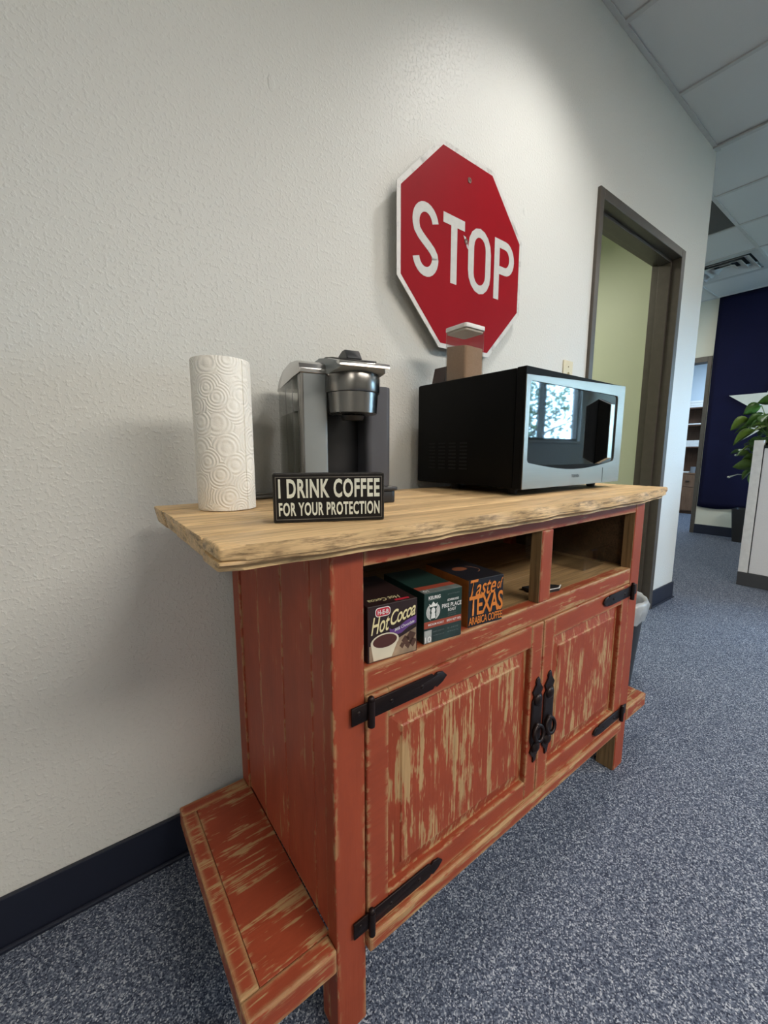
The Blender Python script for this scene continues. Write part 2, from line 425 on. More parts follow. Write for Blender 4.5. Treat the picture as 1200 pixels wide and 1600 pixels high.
MB().box(4.106-.02, 4.106+.012, YB, 0, H-.012, H-.003).build('grid_bar', CEIL_B, ceil)
# inner and far rooms: plain lids
struct(MB().box(1.4, XC, .13, 2.0, H-.02, H+.1).build('ceiling_inner_room', CEIL_T))
struct(MB().box(XF+.12, 9.55, -.1, 3.3, 2.8, 2.9).build('ceiling_far_room', CEIL_T))

# ================================================================== SIDEBOARD
CW = 1.1032
sb = tag(empty('sideboard', (1.0736, -.545, 0), .0099), 'distressed red wooden sideboard with a natural wood top and two panelled doors', 'sideboard')
ID = lambda a, b, d: (a, d, b)                   # outline in u, z ; extruded along v

# --- worktop: shaped front board plus planks
def front_v(u):
    pts = [(-.160, -.018), (-.08, -.030), (.02, -.038), (.3, -.041), (.7, -.042), (.95, -.038), (1.12, -.024), (1.262, -.004)]
    for (a, fa), (b, fb) in zip(pts, pts[1:]):
        if a <= u <= b:
            t = (u-a)/(b-a); return fa+(fb-fa)*t
    return pts[-1][1]
TZ0, TZ1 = .888, .922
us = [-.160+1.422*i/44 for i in range(45)]
rnd = random.Random(3)
outl = [(u, front_v(u)+rnd.uniform(-.0012, .0012)) for u in us]+[(1.262, .060), (-.160, .060)]
tb = MB(); tb.prism(outl, lambda a, b, d: (a, b, d), .9028, TZ1, .0060, 3)
tb.prism([(a, b+(.0015 if b < .05 else 0)) for a, b in outl], lambda a, b, d: (a, b, d), TZ0, .9022, .0040, 2)
for v in tb.bm.verts:                             # uneven, hand-worn arrises
    if v.co.y < .03:
        k = math.sin(v.co.x*61)*.5+math.sin(v.co.x*23+1)*.5
        v.co.z += .0014*k*(1 if v.co.z < .905 else .4); v.co.y += .0015*math.sin(v.co.x*37+v.co.z*90)+(.010 if v.co.z < .895 else 0)
tabletop = tb.build('tabletop', TOP_W, sb, 40)
vb = [.0605, .158, .262, .357, .455]
for k in range(4):
    e0 = -.160+rnd.uniform(-.003, .003); e1 = 1.262+rnd.uniform(-.003, .003)
    m = MB(); m.box(e0, e1, vb[k], vb[k+1]-.0006, TZ0, TZ1-rnd.uniform(0, .0008), .0025)
    for v in m.bm.verts:
        if v.co.x < -.1 and v.co.z < .9: v.co.x += .006
    m.build('plank', TOP_W, tabletop, 40)
# --- posts and legs
for name, u0, u1 in (('l', 0, .06), ('r', CW-.06, CW)):
    m = MB().box(u0, u1, 0, .032, .0, .8875, .003)
    m.box(u0 if name == 'l' else u0+.002, u1-.002 if name == 'l' else u1, .030, .055, .0, .155, .002)
    m.build('front_post', RED_Z, sb)
    MB().box(u0, u1, .432, .481, 0, .8875, .003).build('back_post', RED_Z, sb)
MB().box(CW-.0615, CW-.0598, .002, .030, .6832, .856).build('post_lining', RAW_Z, sb)
MB().box(CW-.0625, CW-.0598, .003, .056, .001, .150).build('post_lining', RAW_Z, sb)
# --- left and right sides
for side, u0 in ((0, .003), (1, CW-.019)):
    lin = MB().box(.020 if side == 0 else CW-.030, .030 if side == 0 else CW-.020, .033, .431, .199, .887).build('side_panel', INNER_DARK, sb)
    for a, b in ((.0325, .074), (.075, .195), (.196, .323), (.324, .4315)):
        MB().box(u0+(.0 if a < .3 else .001), u0+.016, a, b-.0004, .1985, .8875, .0022).build('plank', RED_SIDE_LIT, lin)
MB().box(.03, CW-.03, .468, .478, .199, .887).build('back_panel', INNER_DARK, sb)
# --- apron, shelf, rails, middle post
MB().box(.0602, CW-.0602, .001, .024, .8565, .8875, .002).build('apron', RED_X, sb)
MB().box(.0602, CW-.0602, .0015, .032, .6375, .6845, .003).build('shelf_rail', RED_RAIL, sb)
sh = MB().box(.0305, CW-.0305, .0325, .150, .664, .683, .001).build('shelf', RAW_X, sb)
for a, b in ((.1505, .27), (.2705, .39), (.3905, .467)): MB().box(.0305, CW-.0305, a, b, .664, .683, .001).build('plank', RAW_X, sh)
mp = MB().box(.553, .598, .0005, .028, .6846, .8563, .003).build('middle_post', RED_Z, sb)
MB().box(.5512, .553, .002, .028, .6848, .8560).build('post_lining', RAW_Z, mp)
MB().box(.0602, CW-.0602, -.012, .030, .150, .1815, .005).build('bottom_rail', RED_RAIL, sb)
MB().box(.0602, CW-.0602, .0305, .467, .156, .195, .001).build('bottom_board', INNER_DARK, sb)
# --- side wings of the bottom board
for a, b in ((-.1535, -.0005), (CW+.0005, CW+.1495)):
    m = MB(); fw_ = .031
    m.box(a, b, -.002, fw_, .153, .198, .004).box(a, b, .47-fw_, .47, .153, .198, .003)
    if a < 0: m.box(a, a+fw_, fw_, .47-fw_, .153, .198, .003)
    else: m.box(b-fw_, b, fw_, .47-fw_, .153, .198, .003)
    w = m.build('wing_shelf', RED_RAIL, sb)
    u0, u1 = (a+fw_+.0005, b) if a < 0 else (a, b-fw_-.0005)
    if a < 0: u1 = .0028
    else: u0 = CW-.0028
    MB().box(u0, u1, fw_+.0005, .47-fw_-.0005, .156, .1968, .001).build('wing_panel', RED_WING, w)
# --- doors
def panel(m, u0, u1, z0, z1):
    rings = []
    for inset, v in ((0, .012), (.006, .0125), (.034, .0065), (.0365, .0038), (.040, .0038)):
        rings.append([m.bm.verts.new((u0+inset, v, z0+inset)), m.bm.verts.new((u1-inset, v, z0+inset)), m.bm.verts.new((u1-inset, v, z1-inset)), m.bm.verts.new((u0+inset, v, z1-inset))])
    for a, b in zip(rings, rings[1:]):
        for i in range(4): m.bm.faces.new((a[i], a[(i+1) % 4], b[(i+1) % 4], b[i]))
    m.bm.faces.new(rings[-1])
    bk = [m.bm.verts.new((x, .020, z)) for x, z in ((u0, z0), (u1, z0), (u1, z1), (u0, z1))]
    m.bm.faces.new(bk[::-1])
    for i in range(4): m.bm.faces.new((rings[0][(i+1) % 4], rings[0][i], bk[i], bk[(i+1) % 4]))
def strap(tip_dir, base_u, z):
    """strap hinge outline in u,z, from the plate to the cut tip"""
    h = .0155; s = tip_dir
    o = [(0, -h), (.16, -h), (.178, -h*1.0), (.182, -h*.55), (.188, -h*.95), (.203, -h*.55), (.214, h*.05), (.203, h*.75), (.188, h*.95), (.182, h*.6), (.176, h), (0, h)]
    pts = [(base_u+s*a, z+b) for a, b in o]
    return pts if s > 0 else pts[::-1]
for side, (u0, u1) in enumerate(((.0625, .5755), (.5785, CW-.0625))):
    sw = .046; z0, z1 = .183, .6365
    m = MB()
    m.box(u0, u0+sw, -.002, .020, z0, z1, .0025).box(u1-sw, u1, -.002, .020, z0, z1, .0025)
    m.box(u0+sw, u1-sw, -.0015, .020, z1-.054, z1, .0025).box(u0+sw, u1-sw, -.0015, .020, z0, z0+.050, .0025)
    d = m.build('door', RED_X, sb)
    p = MB(); panel(p, u0+sw-.001, u1-sw+.001, z0+.049, z1-.053); p.build('door_panel', RED_PANEL, d)
    for zc in (.615, .212):
        h = MB()
        if side == 0:
            h.prism(strap(1, .031, zc), ID, -.0065, -.003, .0007, 1); pu = .066
        else:
            h.prism(strap(-1, CW-.024, zc), ID, -.0065, -.003, .0007, 1); pu = CW-.0615
        h.cyl((pu, -.010, zc-.026), (pu, -.010, zc+.020), .0062, n=12); h.ball((pu, -.010, zc+.022), .0058, n=10)
        sg = 1 if side == 0 else -1
        for du in (-.022, .045, .115): h.ball((pu+sg*du, -.0065, zc+(.004 if du < 0 else 0)), .004, (1, .5, 1), 8)
        h.build('hinge', IRON, d, 45)
    hu, hz = (.561, .388) if side == 0 else (.612, .388)
    k = .113; w_ = .0215
    o = [(-.006, -k), (.004, -k*.97), (.0075, -k*.9), (.005, -k*.84), (.012, -k*.78), (w_, -k*.7), (.0125, -k*.58), (w_, -k*.45), (w_, k*.5), (.013, k*.6), (w_, k*.7), (.012, k*.8), (.005, k*.86), (.008, k*.92), (.002, k), (-.006, k*.97), (-.010, k*.9), (-.006, k*.84), (-.013, k*.78), (-w_, k*.7), (-.0125, k*.58), (-w_, k*.5), (-w_, -k*.45), (-.013, -k*.58), (-w_, -k*.7), (-.012, -k*.8), (-.005, -k*.86)]
    h = MB(); h.prism([(hu+a, hz+b) for a, b in o], ID, -.006, -.002, .0012, 1)
    for dz in (.055, -.07): h.ball((hu, -.006, hz+dz), .0155, (1, .55, 1), 14)
    h.ball((hu, -.007, hz-.012), .008, (1, 1, 1), 10)
    h.build('handle_plate', IRON, d, 50)
    MB().torus((hu, -.0135, hz-.030),   .0185, .0048, Matrix.Rotation(R(78), 4, 'X')).build('handle_ring', IRON, d, True)

# ================================================================== THINGS ON THE WORKTOP
TT = .922
# --- microwave oven
mw = tag(empty('microwave_oven', (1.6855, -.4363, .9222), .0121), 'black microwave oven with stainless steel front and mirror-dark window', 'microwave')
W, D, Hm, ZB = .5331, .3977, .3022, .0178
body = MB().box(.002, W-.002, .032, D, ZB, ZB+Hm, .006).build('body', BLACK_P, mw, 40)
sl = MB()
for c in range(4):
    for r in range(8):
        y0 = .187+.043*c; z0 = ZB+.044+.0105*r
        sl.box(.0012, .004, y0, y0+.028, z0, z0+.0045)
sl.build('vent_slots', plain('vent_shadow', (.001, .001, .001), .9), mw)
MB().box(0, W, .0105, .0295, ZB+.0002, ZB+Hm-.0002, .001, 1).box(0, W, .0026, .0104, ZB+.0002, ZB+.060).box(0, W, .0026, .0104, ZB+.272, ZB+Hm-.0002).box(0, .014, .0026, .0104, ZB+.060, ZB+.272).box(.494, W, .0026, .0104, ZB+.060, ZB+.272).build('door_edge', BLACK_P, mw)
dz0, dz1 = ZB, ZB+Hm
fo = rrect(0, W, dz0, dz1, .004, 2)
bz = MB()
# stainless front with an opening: ring of quads between outer rectangle and window outline
def win_outline(n=10):
    x0, x1, zt, zb, r = .0165, .490, ZB+.269, ZB+.066, .011
    pts = arc(x1-r, zt-r, r, r, 0, 90, 5)+arc(x0+r, zt-r, r, r, 90, 180, 5)+arc(x0+r, zb+r, r, r, 180, 262, 5)
    for i in range(1, n): t = i/n; x = x0+r+(x1-x0-2*r)*t; pts.append((x, zb-.020*math.sin(PI*t)))
    return pts+arc(x1-r, zb+r, r, r, 278, 360, 5)
wo = win_outline()
cxw, czw = .253, ZB+.165
def outer_pt(x, z):
    dx, dz = x-cxw, z-czw; k = 1e9
    if dx > 1e-9: k = min(k, (W-cxw)/dx)
    if dx < -1e-9: k = min(k, (0-cxw)/dx)
    if dz > 1e-9: k = min(k, (dz1-czw)/dz)
    if dz < -1e-9: k = min(k, (dz0-czw)/dz)
    return (cxw+dx*k, czw+dz*k)
inn = [(x, z) for x, z in wo]; out = [outer_pt(x, z) for x, z in wo]
corners = [(W, dz1), (0, dz1), (0, dz0), (W, dz0)]
iv = [bz.bm.verts.new((x, .0005, z)) for x, z in inn]; ov = [bz.bm.verts.new((x, 0, z)) for x, z in out]
bi = [bz.bm.verts.new((x, .006, z)) for x, z in inn]; ob_ = [bz.bm.verts.new((x, .0025, z)) for x, z in out]
n = len(inn)
for i in range(n):
    j = (i+1) % n; a, b = out[i], out[j]
    cc = None
    if abs(a[0]-b[0]) > 1e-4 and abs(a[1]-b[1]) > 1e-4:
        cc = min(corners, key=lambda c: abs(c[0]-a[0])+abs(c[1]-a[1])+abs(c[0]-b[0])+abs(c[1]-b[1]))
    if cc:
        cv = bz.bm.verts.new((cc[0], 0, cc[1])); cb = bz.bm.verts.new((cc[0], .0025, cc[1]))
        bz.bm.faces.new((iv[i], iv[j], ov[j], cv, ov[i])); bz.bm.faces.new((ov[i], cv, cb, ob_[i])); bz.bm.faces.new((cv, ov[j], ob_[j], cb))
    else:
        bz.bm.faces.new((iv[i], iv[j], ov[j], ov[i])); bz.bm.faces.new((ov[i], ov[j], ob_[j], ob_[i]))
    bz.bm.faces.new((iv[j], iv[i], bi[i], bi[j]))
mdoor = bz.build('door', STEEL, mw)
gl = MB(); gl.prism(inn, ID, .004, .008); gl.build('window', BLACK_G, mdoor)
MB().box(.4205, .4212, -.0006, .001, dz0+.002, dz0+.047).build('panel_seam', BLACK_M, mdoor)
hx = .3715
hp = [(-.0005, ZB+.250), (-.036, ZB+.232), (-.036, ZB+.078), (-.0005, ZB+.059)]
hd = MB(); hd.prism(hp, lambda a, b, d: (hx+d, a+.004, b), 0, .012, .001, 1); hnd = hd.build('handle', BLACK_G, mdoor)
ch = MB(); ch.prism([(-.0005, ZB+.2515), (-.0375, ZB+.233), (-.0375, ZB+.077), (-.0005, ZB+.0575), (-.0005, ZB+.062), (-.0335, ZB+.0795), (-.0335, ZB+.2305), (-.0005, ZB+.247)], lambda a, b, d: (hx+d, a+.004, b), .0005, .024, .0008, 1)
ch.build('handle_bar', CHROME, mdoor)
lettering('brand_lettering', 'TOSHIBA', plain('grey_print', (.03, .03, .03), .5), mdoor, .044, .0085, lambda a, b, d: (.236+a, -.0004, ZB+.0225+b), .02)
for x in (.045, W-.06):
    for y in (.06, D-.13):
        MB().cyl((x, y, 0), (x, y, ZB+.002), .012, .016, 14).build('foot', BLACK_M, mw)
MB().box(.03, W-.04, .04, .10, ZB-.006, ZB+.001, .003).build('base_plate', BLACK_M, mw)

# --- container of brown powder on the oven
ct = tag(empty('storage_container', (1.748, -.172, .9222+ZB+Hm+.0004), 0), 'tall clear square canister of brown powder with a white lid, on the microwave', 'canister')
s2 = .042
def rbox(m, hs, z0, z1, r=.010, tap=0): m.prism(rrect(-hs, hs, -hs, hs, r, 4), lambda a, b, d: (a*(1+tap*(d-z0)), b*(1+tap*(d-z0)), d), z0, z1)
CLEAR = glassy('clear_plastic', (.86, .84, .81), .04, 1.5)
jar = MB(); rbox(jar, s2, 0, .143); jar.build('jar', CLEAR, ct, 40)
powder = NT('brown_powder'); pv = powder.coord(); powder.set(color=powder.mix(powder.noise(pv, 160, 4, .7), (.30, .19, .12), (.46, .32, .22)), rough=.9)
pm = MB(); 
pq = rrect(-s2+.003, s2-.003, -s2+.003, s2-.003, .008, 4)
A = [pm.bm.verts.new((a, b, .003)) for a, b in pq]; Bv = [pm.bm.verts.new((a, b, .098+.10*b-.02*a)) for a, b in pq]
pm.bm.faces.new(A[::-1]); pm.bm.faces.new(Bv)
for i in range(len(pq)): pm.bm.faces.new((A[i], A[(i+1) % len(pq)], Bv[(i+1) % len(pq)], Bv[i]))
pm.build('powder', powder.m, ct, 40)
WHITE_P = plain('white_plastic', (.78, .77, .74), .35)
ld = MB(); ld.prism(rrect(-s2-.0015, s2+.0015, -s2-.0015, s2+.0015, .011, 4), lambda a, b, d: (a, b, d), .1435, .156, .004, 2); ld.build('lid', WHITE_P, ct, 40)
MB().prism(rrect(-s2+.003, s2-.003, -s2+.003, s2-.003, .008, 4), lambda a, b, d: (a, b, d), .137, .1427).build('lid_seal', plain('seal_grey', (.6, .56, .5), .4), ct)
# --- small brown stand behind it
bw = MB(); bw.prism([(0, 0), (.04, 0), (.04, .03), (.022, .055), (.014, .055)], lambda a, b, d: (a, d, b), 0, .055, .001, 1)
tag(bw.build('card_holder', plain('dark_brown_leather', (.05, .026, .022), .5), loc=(1.722, -.112, .9222+ZB+Hm+.0004)), 'small dark brown wedge-shaped holder behind the canister on the microwave', 'holder')

# --- paper towel roll
ptw = tag(empty('paper_towel_roll', (1.0245, -.2185, TT+.0003)), 'upright roll of white embossed paper towels on the left of the worktop', 'paper towels')
pt = NT('embossed_paper')
tc = pt.coord(); sp_ = pt.n('ShaderNodeSeparateXYZ'); pt.l(tc, sp_.inputs[0])
an = pt.math('ARCTAN2', sp_.outputs[1], sp_.outputs[0]); cmb = pt.n('ShaderNodeCombineXYZ'); pt.l(pt.math('MULTIPLY', an, .0535), cmb.inputs[0]); pt.l(sp_.outputs[2], cmb.inputs[1])
dv = pt.voro(cmb.outputs[0], 24); wv = pt.math('SINE', pt.math('MULTIPLY', dv, 52.0))
fn_ = pt.noise(tc, 260, 3, .6)
pt.set(color=pt.mix(fn_, (.80, .77, .69), (.90, .88, .82)), rough=.9, spec=.15)
pt.bump(pt.math('ADD', pt.math('MULTIPLY', wv, .5), pt.math('MULTIPLY', fn_, .6)), .55, .0016)
m = MB(); m.lathe([(.0205, .002), (.0205, .281), (.0525, .2815), (.0535, .279), (.0535, .004), (.052, .0005), (.0205, .0005), (.0205, .002)], n=64); m.build('paper', pt.m, ptw, 35)
MB().lathe([(.0175, .001), (.0175, .280), (.0203, .280), (.0203, .001), (.0175, .001)], n=32).build('core_tube', plain('grey_card', (.28, .22, .15), .9), ptw, 35)
fl = MB(); fl.prism([(.0537*math.cos(R(t)), .0537*math.sin(R(t))) for t in range(-62, -20, 6)]+[(.0547*math.cos(R(t)), .0547*math.sin(R(t))) for t in range(-26, -64, -6)], lambda a, b, d: (a, b, d), .001, .278)
fl.build('loose_sheet', pt.m, ptw, 35)

# --- block sign
ang = math.atan2(-.072, .162)
bs = tag(empty('block_sign', (1.029, -.448, TT+.0003), ang), 'black wooden block sign reading I DRINK COFFEE FOR YOUR PROTECTION', 'sign')
BW, BH = .1773, .0772
sg_m = NT('worn_black_paint'); sv = sg_m.coord()
sbv = sg_m.n('ShaderNodeBevel'); sbv.samples = 4; sbv.inputs['Radius'].default_value = .0025
sgeo = sg_m.n('ShaderNodeNewGeometry'); sdt = sg_m.n('ShaderNodeVectorMath'); sdt.operation = 'DOT_PRODUCT'; sg_m.l(sbv.outputs[0], sdt.inputs[0]); sg_m.l(sgeo.outputs['Normal'], sdt.inputs[1])
sed = sg_m.math('MULTIPLY', sg_m.ramp(sg_m.math('SUBTRACT', 1.0, sdt.outputs['Value']), [(.02, 0.0), (.15, 1.0)]), sg_m.ramp(sg_m.noise(sv, 90, 3), [(.35, .2), (.6, 1.0)]))
sg_m.set(color=sg_m.mix(sed, (.009, .008, .0075), (.19, .17, .14)), rough=.65, spec=.2)
blk = MB().box(0, BW, 0, .033, 0, BH, .0018).build('block', sg_m.m, bs)
fp = plain('worn_grey_line', (.15, .135, .115), .7, grain=.3)
fm = MB()
for a in ((.004, BW-.004, .0045, .0056), (.004, BW-.004, BH-.0061, BH-.005), ):
    fm.box(a[0], a[1], -.0004, .0002, a[2], a[3])
for x in (.004, BW-.005): fm.box(x, x+.001, -.0004, .0002, .0046, BH-.0051)
fm.build('border_line', fp, bs)
CREAM = plain('cream_print', (.70, .72, .62), .6, grain=.15)
F = lambda ox, oz: (lambda a, b, d: (ox+a, -.0005, oz+b))
lettering('lettering', 'I DRINK COFFEE', CREAM, bs, BW-.0165, .0305, F(.0085, .0385), .03, 0, 1.1)
lettering('lettering', 'FOR YOUR PROTECTION', CREAM, bs, BW-.0165, .0215, F(.0085, .0105), .028, 0, 1.1)

# --- coffee maker
al = R(-11.5)
cm = tag(empty('coffee_maker', (1.2785, -.270, TT+.0003), al), 'slate grey pod coffee maker with round brew head and clear water tank', 'coffee maker')
SLATE = plain('slate_grey_plastic', (.255, .28, .285), .40, .15, grain=.04)
SLATE_D = plain('dark_slate_plastic', (.095, .098, .115), .38, .3, grain=.04)
SILV = brushed('silver_plastic', (.62, .60, .58), .20, 0, .06)
GUN = brushed('gunmetal', (.26, .25, .235), .24, 2, .08)
MB().prism(rrect(-.100, .114, .0, .205, .02, 5), lambda a, b, d: (a, b, d), 0, .030, .003).build('base', CHAR, cm, 40)
dt_ = MB().prism(rrect(-.052, .093, -.052, .03, .012, 4), lambda a, b, d: (a, b, d), 0, .026, .002)
dt_.prism(rrect(-.056, .098, -.056, .03, .012, 4), lambda a, b, d: (a, b, d), .0262, .034, .002); tray = dt_.build('drip_tray', CHAR, cm, 40)
g = MB()
for i in range(8): g.box(-.046+i*.017, -.036+i*.017, -.048, .02, .034, .0355)
g.build('tray_grid', SILV, tray)
# left tower front, water tank, top cap
MB().prism(rrect(-.1025, -.047, .0, .030, .006, 3), lambda a, b, d: (a, b, d), .0302, .2735, 0).build('left_column', SLATE, cm, 40)
MB().prism(rrect(-.1045, -.0985, -.0006, .032, .002, 2), lambda a, b, d: (a, b, d), .0302, .2735, 0).build('column_edge', GUN, cm, 40)
tank_o = rrect(-.109, -.050, .0315, .235, .024, 6)
TANK = glassy('smoky_tank', (.80, .80, .78), .04, 1.4)
tk = MB(); tk.prism(tank_o, lambda a, b, d: (a, b, d), .0302, .268); tank = tk.build('water_tank', TANK, cm, 40)
wt = MB(); wt.prism(rrect(-.106, -.053, .0345, .232, .022, 6), lambda a, b, d: (a, b, d), .033, .200); wt.build('water', glassy('water', (.66, .67, .63), .0, 1.2), tank, 40)
MB().box(-.1055, -.1045, .075, .080, .033, .262).box(-.1055, -.1045, .145, .150, .033, .262).build('tank_rib', plain('smoke_grey', (.22, .22, .21), .3), tank)
cp_ = MB(); prof = [(-.003, .2742), (-.003, .284), (.004, .2945), (.020, .3015), (.08, .3085), (.16, .305), (.21, .290), (.238, .268), (.238, .2645), (.180, .2690), (.06, .2742)]
cp_.prism(prof, lambda a, b, d: (d, a, b), -.1075, -.0475, .004, 3); cp_.build('tank_lid', SILV, cm, 40)
# middle and right column
MB().box(-.046, .056, .085, .205, .0302, .262, .004).build('cup_recess', CHAR, cm, 40)
MB().prism(rrect(.0555, .1200, .030, .205, .014, 5), lambda a, b, d: (a, b, d), .0302, .262, .006, 3).build('right_column', SLATE_D, cm, 40)
MB().box(-.0465, .0565, .030, .206, .262, .292, .008, 3).build('head_housing', SLATE_D, cm, 40)
hd = MB(); hc = (.008, -.004, 0)
hd.lathe([(0, .236), (.059, .236), (.0598, .238), (.0598, .270), (.058, .275), (0, .275)], hc, 48); head = hd.build('brew_head', GUN, cm, 35)
lw = MB(); lw.lathe([(0, .192), (.050, .192), (.0535, .194), (.0562, .2355), (0, .2355)], hc, 48); lw.build('head_collar', GUN, head, 35)
MB().lathe([(0, .180), (.022, .180), (.026, .1895), (0, .1895)], hc, 32).build('spout', BLACK_M, head, 35)
ln = MB(); ln.lathe([(0, .2352), (.0572, .2352), (.0572, .2364), (0, .2364)], hc, 48); ln.build('head_seam', BLACK_M, head, 35)
pr = [(.200, .292), (.19, .300), (.15, .3165), (.10, .3255), (.05, .3255), (.0, .316), (-.05, .3035), (-.072, .297), (-.074, .289), (-.055, .283), (-.02, .2815), (.03, .2795), (.10, .280), (.2, .285)]
lv = MB(); lv.prism(pr, lambda a, b, d: (d, a, b-.0085), -.050, .066, .003, 2)
for v in lv.bm.verts:                              # the lever narrows towards the front corners
    if v.co.y < -.03: v.co.x = .005+(v.co.x-.005)*(1.05-.9*max(0, -.045-v.co.y)/.1)
lid = lv.build('lid', SLATE, cm, 40)
fb = MB(); fb.prism([(-.0775, .2885), (-.0765, .2975), (-.05, .3045), (.0, .317), (.0, .3145), (-.05, .300), (-.071, .291)], lambda a, b, d: (d, a, b-.0085), -.046, .064, .001, 1); fb.build('lid_handle', SILV, lid, 40)
tp = MB(); tp.prism([(.17, .3125), (.14, .3225), (.10, .3285), (.05, .3290), (.0, .3195), (-.05, .3080), (-.05, .3050), (.0, .3155), (.05, .325), (.10, .325), (.16, .311)], lambda a, b, d: (d, a, b-.0085), -.036, .046, .001, 1); tp.build('lid_inlay', BLACK_M, lid, 40)
kb = MB(); kb.prism([(.03, .3285), (.005, .3355), (-.012, .3345), (-.03, .3135), (-.01, .314), (.03, .325)], lambda a, b, d: (d, a, b-.0085), -.012, .022, .002, 1); kb.build('lid_button', CHAR, lid, 40)

# --- power cords on the worktop against the back
for k, (dy, z, y0) in enumerate(((0, .9265, -.100), (.011, .9265, -.088), (.006, .9335, -.094))):
    m = MB(); m.tube([(1.03+.02*k, y0-.004, z), (1.08, y0, z), (1.13, y0-.002, z), (1.20, y0+.003, z), (1.26, y0, z)], .0042, 8)
    tag(m.build('power_cord', plain('grey_cable', (.11, .105, .095), .5), None, True), ['grey power cord lying nearest the paper towels behind the block sign', 'grey power cord lying furthest back against the wall', 'grey power cord lying on top of two others'][k], 'cord', 'power cords on the worktop')

# ================================================================== STOP SIGN
ss = empty('stop_sign', (1.8964, -.033, 1.6794)); ss.rotation_euler = (0, -.0053, .0243)
tag(ss, 'weathered red octagonal STOP sign hung on the white wall', 'sign')
def octo(w): 
    r = w/2/math.cos(PI/8); return [(r*math.cos(PI/8+i*PI/4), r*math.sin(PI/8+i*PI/4)) for i in range(8)]
ALU = NT('white_reflective_edge'); av = ALU.coord(); ALU.set(color=ALU.mix(ALU.ramp(ALU.noise(av, 22, 4, .7), [(.5, 0.0), (.7, 1.0)]), (.60, .59, .56), (.34, .33, .31)), rough=.42, metal=.1)
SRED = NT('sign_red'); rv = SRED.coord()
c0 = SRED.mix(SRED.noise(rv, 5, 5, .65), (.215, .0015, .006), (.30, .003, .010))
c0 = SRED.mix(SRED.ramp(SRED.noise(SRED.coord(scale=(1.4, 1, .5)), 24, 5, .75), [(.68, 0.0), (.80, .15)]), c0, (.50, .10, .11))
SRED.set(color=c0, rough=.5, spec=.10)
LETW = NT('sign_letter_silver'); lvv = LETW.coord(); LETW.set(color=LETW.mix(LETW.noise(lvv, 60, 3), (.46, .46, .44), (.58, .58, .55)), rough=.42)
pl = MB(); pl.prism(octo(.610), ID, 0, .0022); pl.build('plate', ALU.m, ss)
rd = MB(); rd.prism(octo(.580), ID, -.0005, .0003); rd.build('red_face', SRED.m, ss)
def letter(name, quads):
    m = MB()
    for q in quads: m.prism([(p[0], p[1]) for p in q], ID, -.0011, -.0004)
    return m.build(name, LETW.m, ss)
def ring(out, inn):
    n = len(out); return [(out[i], out[(i+1) % n], inn[(i+1) % n], inn[i]) for i in range(n)]
def stad(x0, x1, z0, z1, n=8):
    rx = (x1-x0)/2; rz = min(rx*1.15, (z1-z0)/2); cx = (x0+x1)/2
    return arc(cx, z1-rz, rx, rz, 0, 180, n)+arc(cx, z0+rz, rx, rz, 180, 360, n)
sp0 = arc(-.190, .046, .0415, .0455, 12, 180, 12)
mid_ = [(-.2305, .036), (-.226, .022), (-.213, .009), (-.195, -.003), (-.178, -.013), (-.162, -.024), (-.1515, -.036)]
sp1 = [(-.149, -.048)]+arc(-.190, -.0455, .0415, .0455, 0, -168, 12)
letter('letter_s', stroke(sp0+mid_+sp1, .0275))
letter('letter_t', [[(-.115, .0745), (-.014, .0745), (-.014, .1045), (-.115, .1045)], [(-.079, -.0975), (-.050, -.0975), (-.050, .075), (-.079, .075)]])
letter('letter_o', ring(stad(.0055, .1245, -.1015, .1065), stad(.0345, .0955, -.0735, .0785)))
po = [(.145, .1045)]; 
bo = [(.172, .1045), (.207, .1045)]+arc(.207, .0475, .052, .057, 90, -90, 12)+[(.172, -.0095)]
bi_ = [(.172, .0775), (.204, .0775)]+arc(.204, .0475, .0265, .030, 90, -90, 12)+[(.172, .0175)]
letter('letter_p', [[(.144, -.0975), (.173, -.0975), (.173, .1045), (.144, .1045)]]+[(bo[i+1], bi_[min(i+1, len(bi_)-1)], bi_[min(i, len(bi_)-1)], bo[i]) for i in range(len(bo)-1)])
for (x, z) in ((.003, .234), (-.006, .047)):
    b = MB(); b.lathe([(0, .0), (.003, 0), (.0032, .0012), (.0085, .0016), (.009, .0002), (0, .0002)], n=16)
    b.build('bolt', plain('rusty_bolt', (.20, .10, .08), .6, .4, grain=.4), ss, 40, loc=(x, -.0008, z), rot=(R(90), 0, 0))
ch_ = MB(); ch_.prism([(-.020, .062), (-.009, .060), (.002, .040), (.006, .025), (-.002, .030), (-.010, .045)], ID, -.0011, -.0006); ch_.build('paint_chip', LETW.m, ss)
for x in (-.12, .12): MB().box(x-.012, x+.012, .0022, .0325, .10, .124).build('standoff', plain('standoff_wood', (.3, .2, .1), .7), ss)

# ================================================================== LIGHT SWITCH
sw = tag(empty('light_switch', (2.6065, 0, 1.386)), 'cream toggle light switch on the wall above the microwave', 'light switch')
IV = plain('ivory_plastic', (.62, .57, .40), .4)
MB().box(-.038, .038, -.0065, -.0002, -.057, .057, .004).build('plate', IV, sw, 40)
MB().box(-.005, .005, -.0155, -.005, -.004, .006, .002).build('toggle', IV, sw)
for z in (-.030, .030): MB().cyl((0, -.0075, z), (0, -.006, z), .003, n=10).build('screw', plain('brass_screw', (.20, .16, .08), .4, .8), sw)

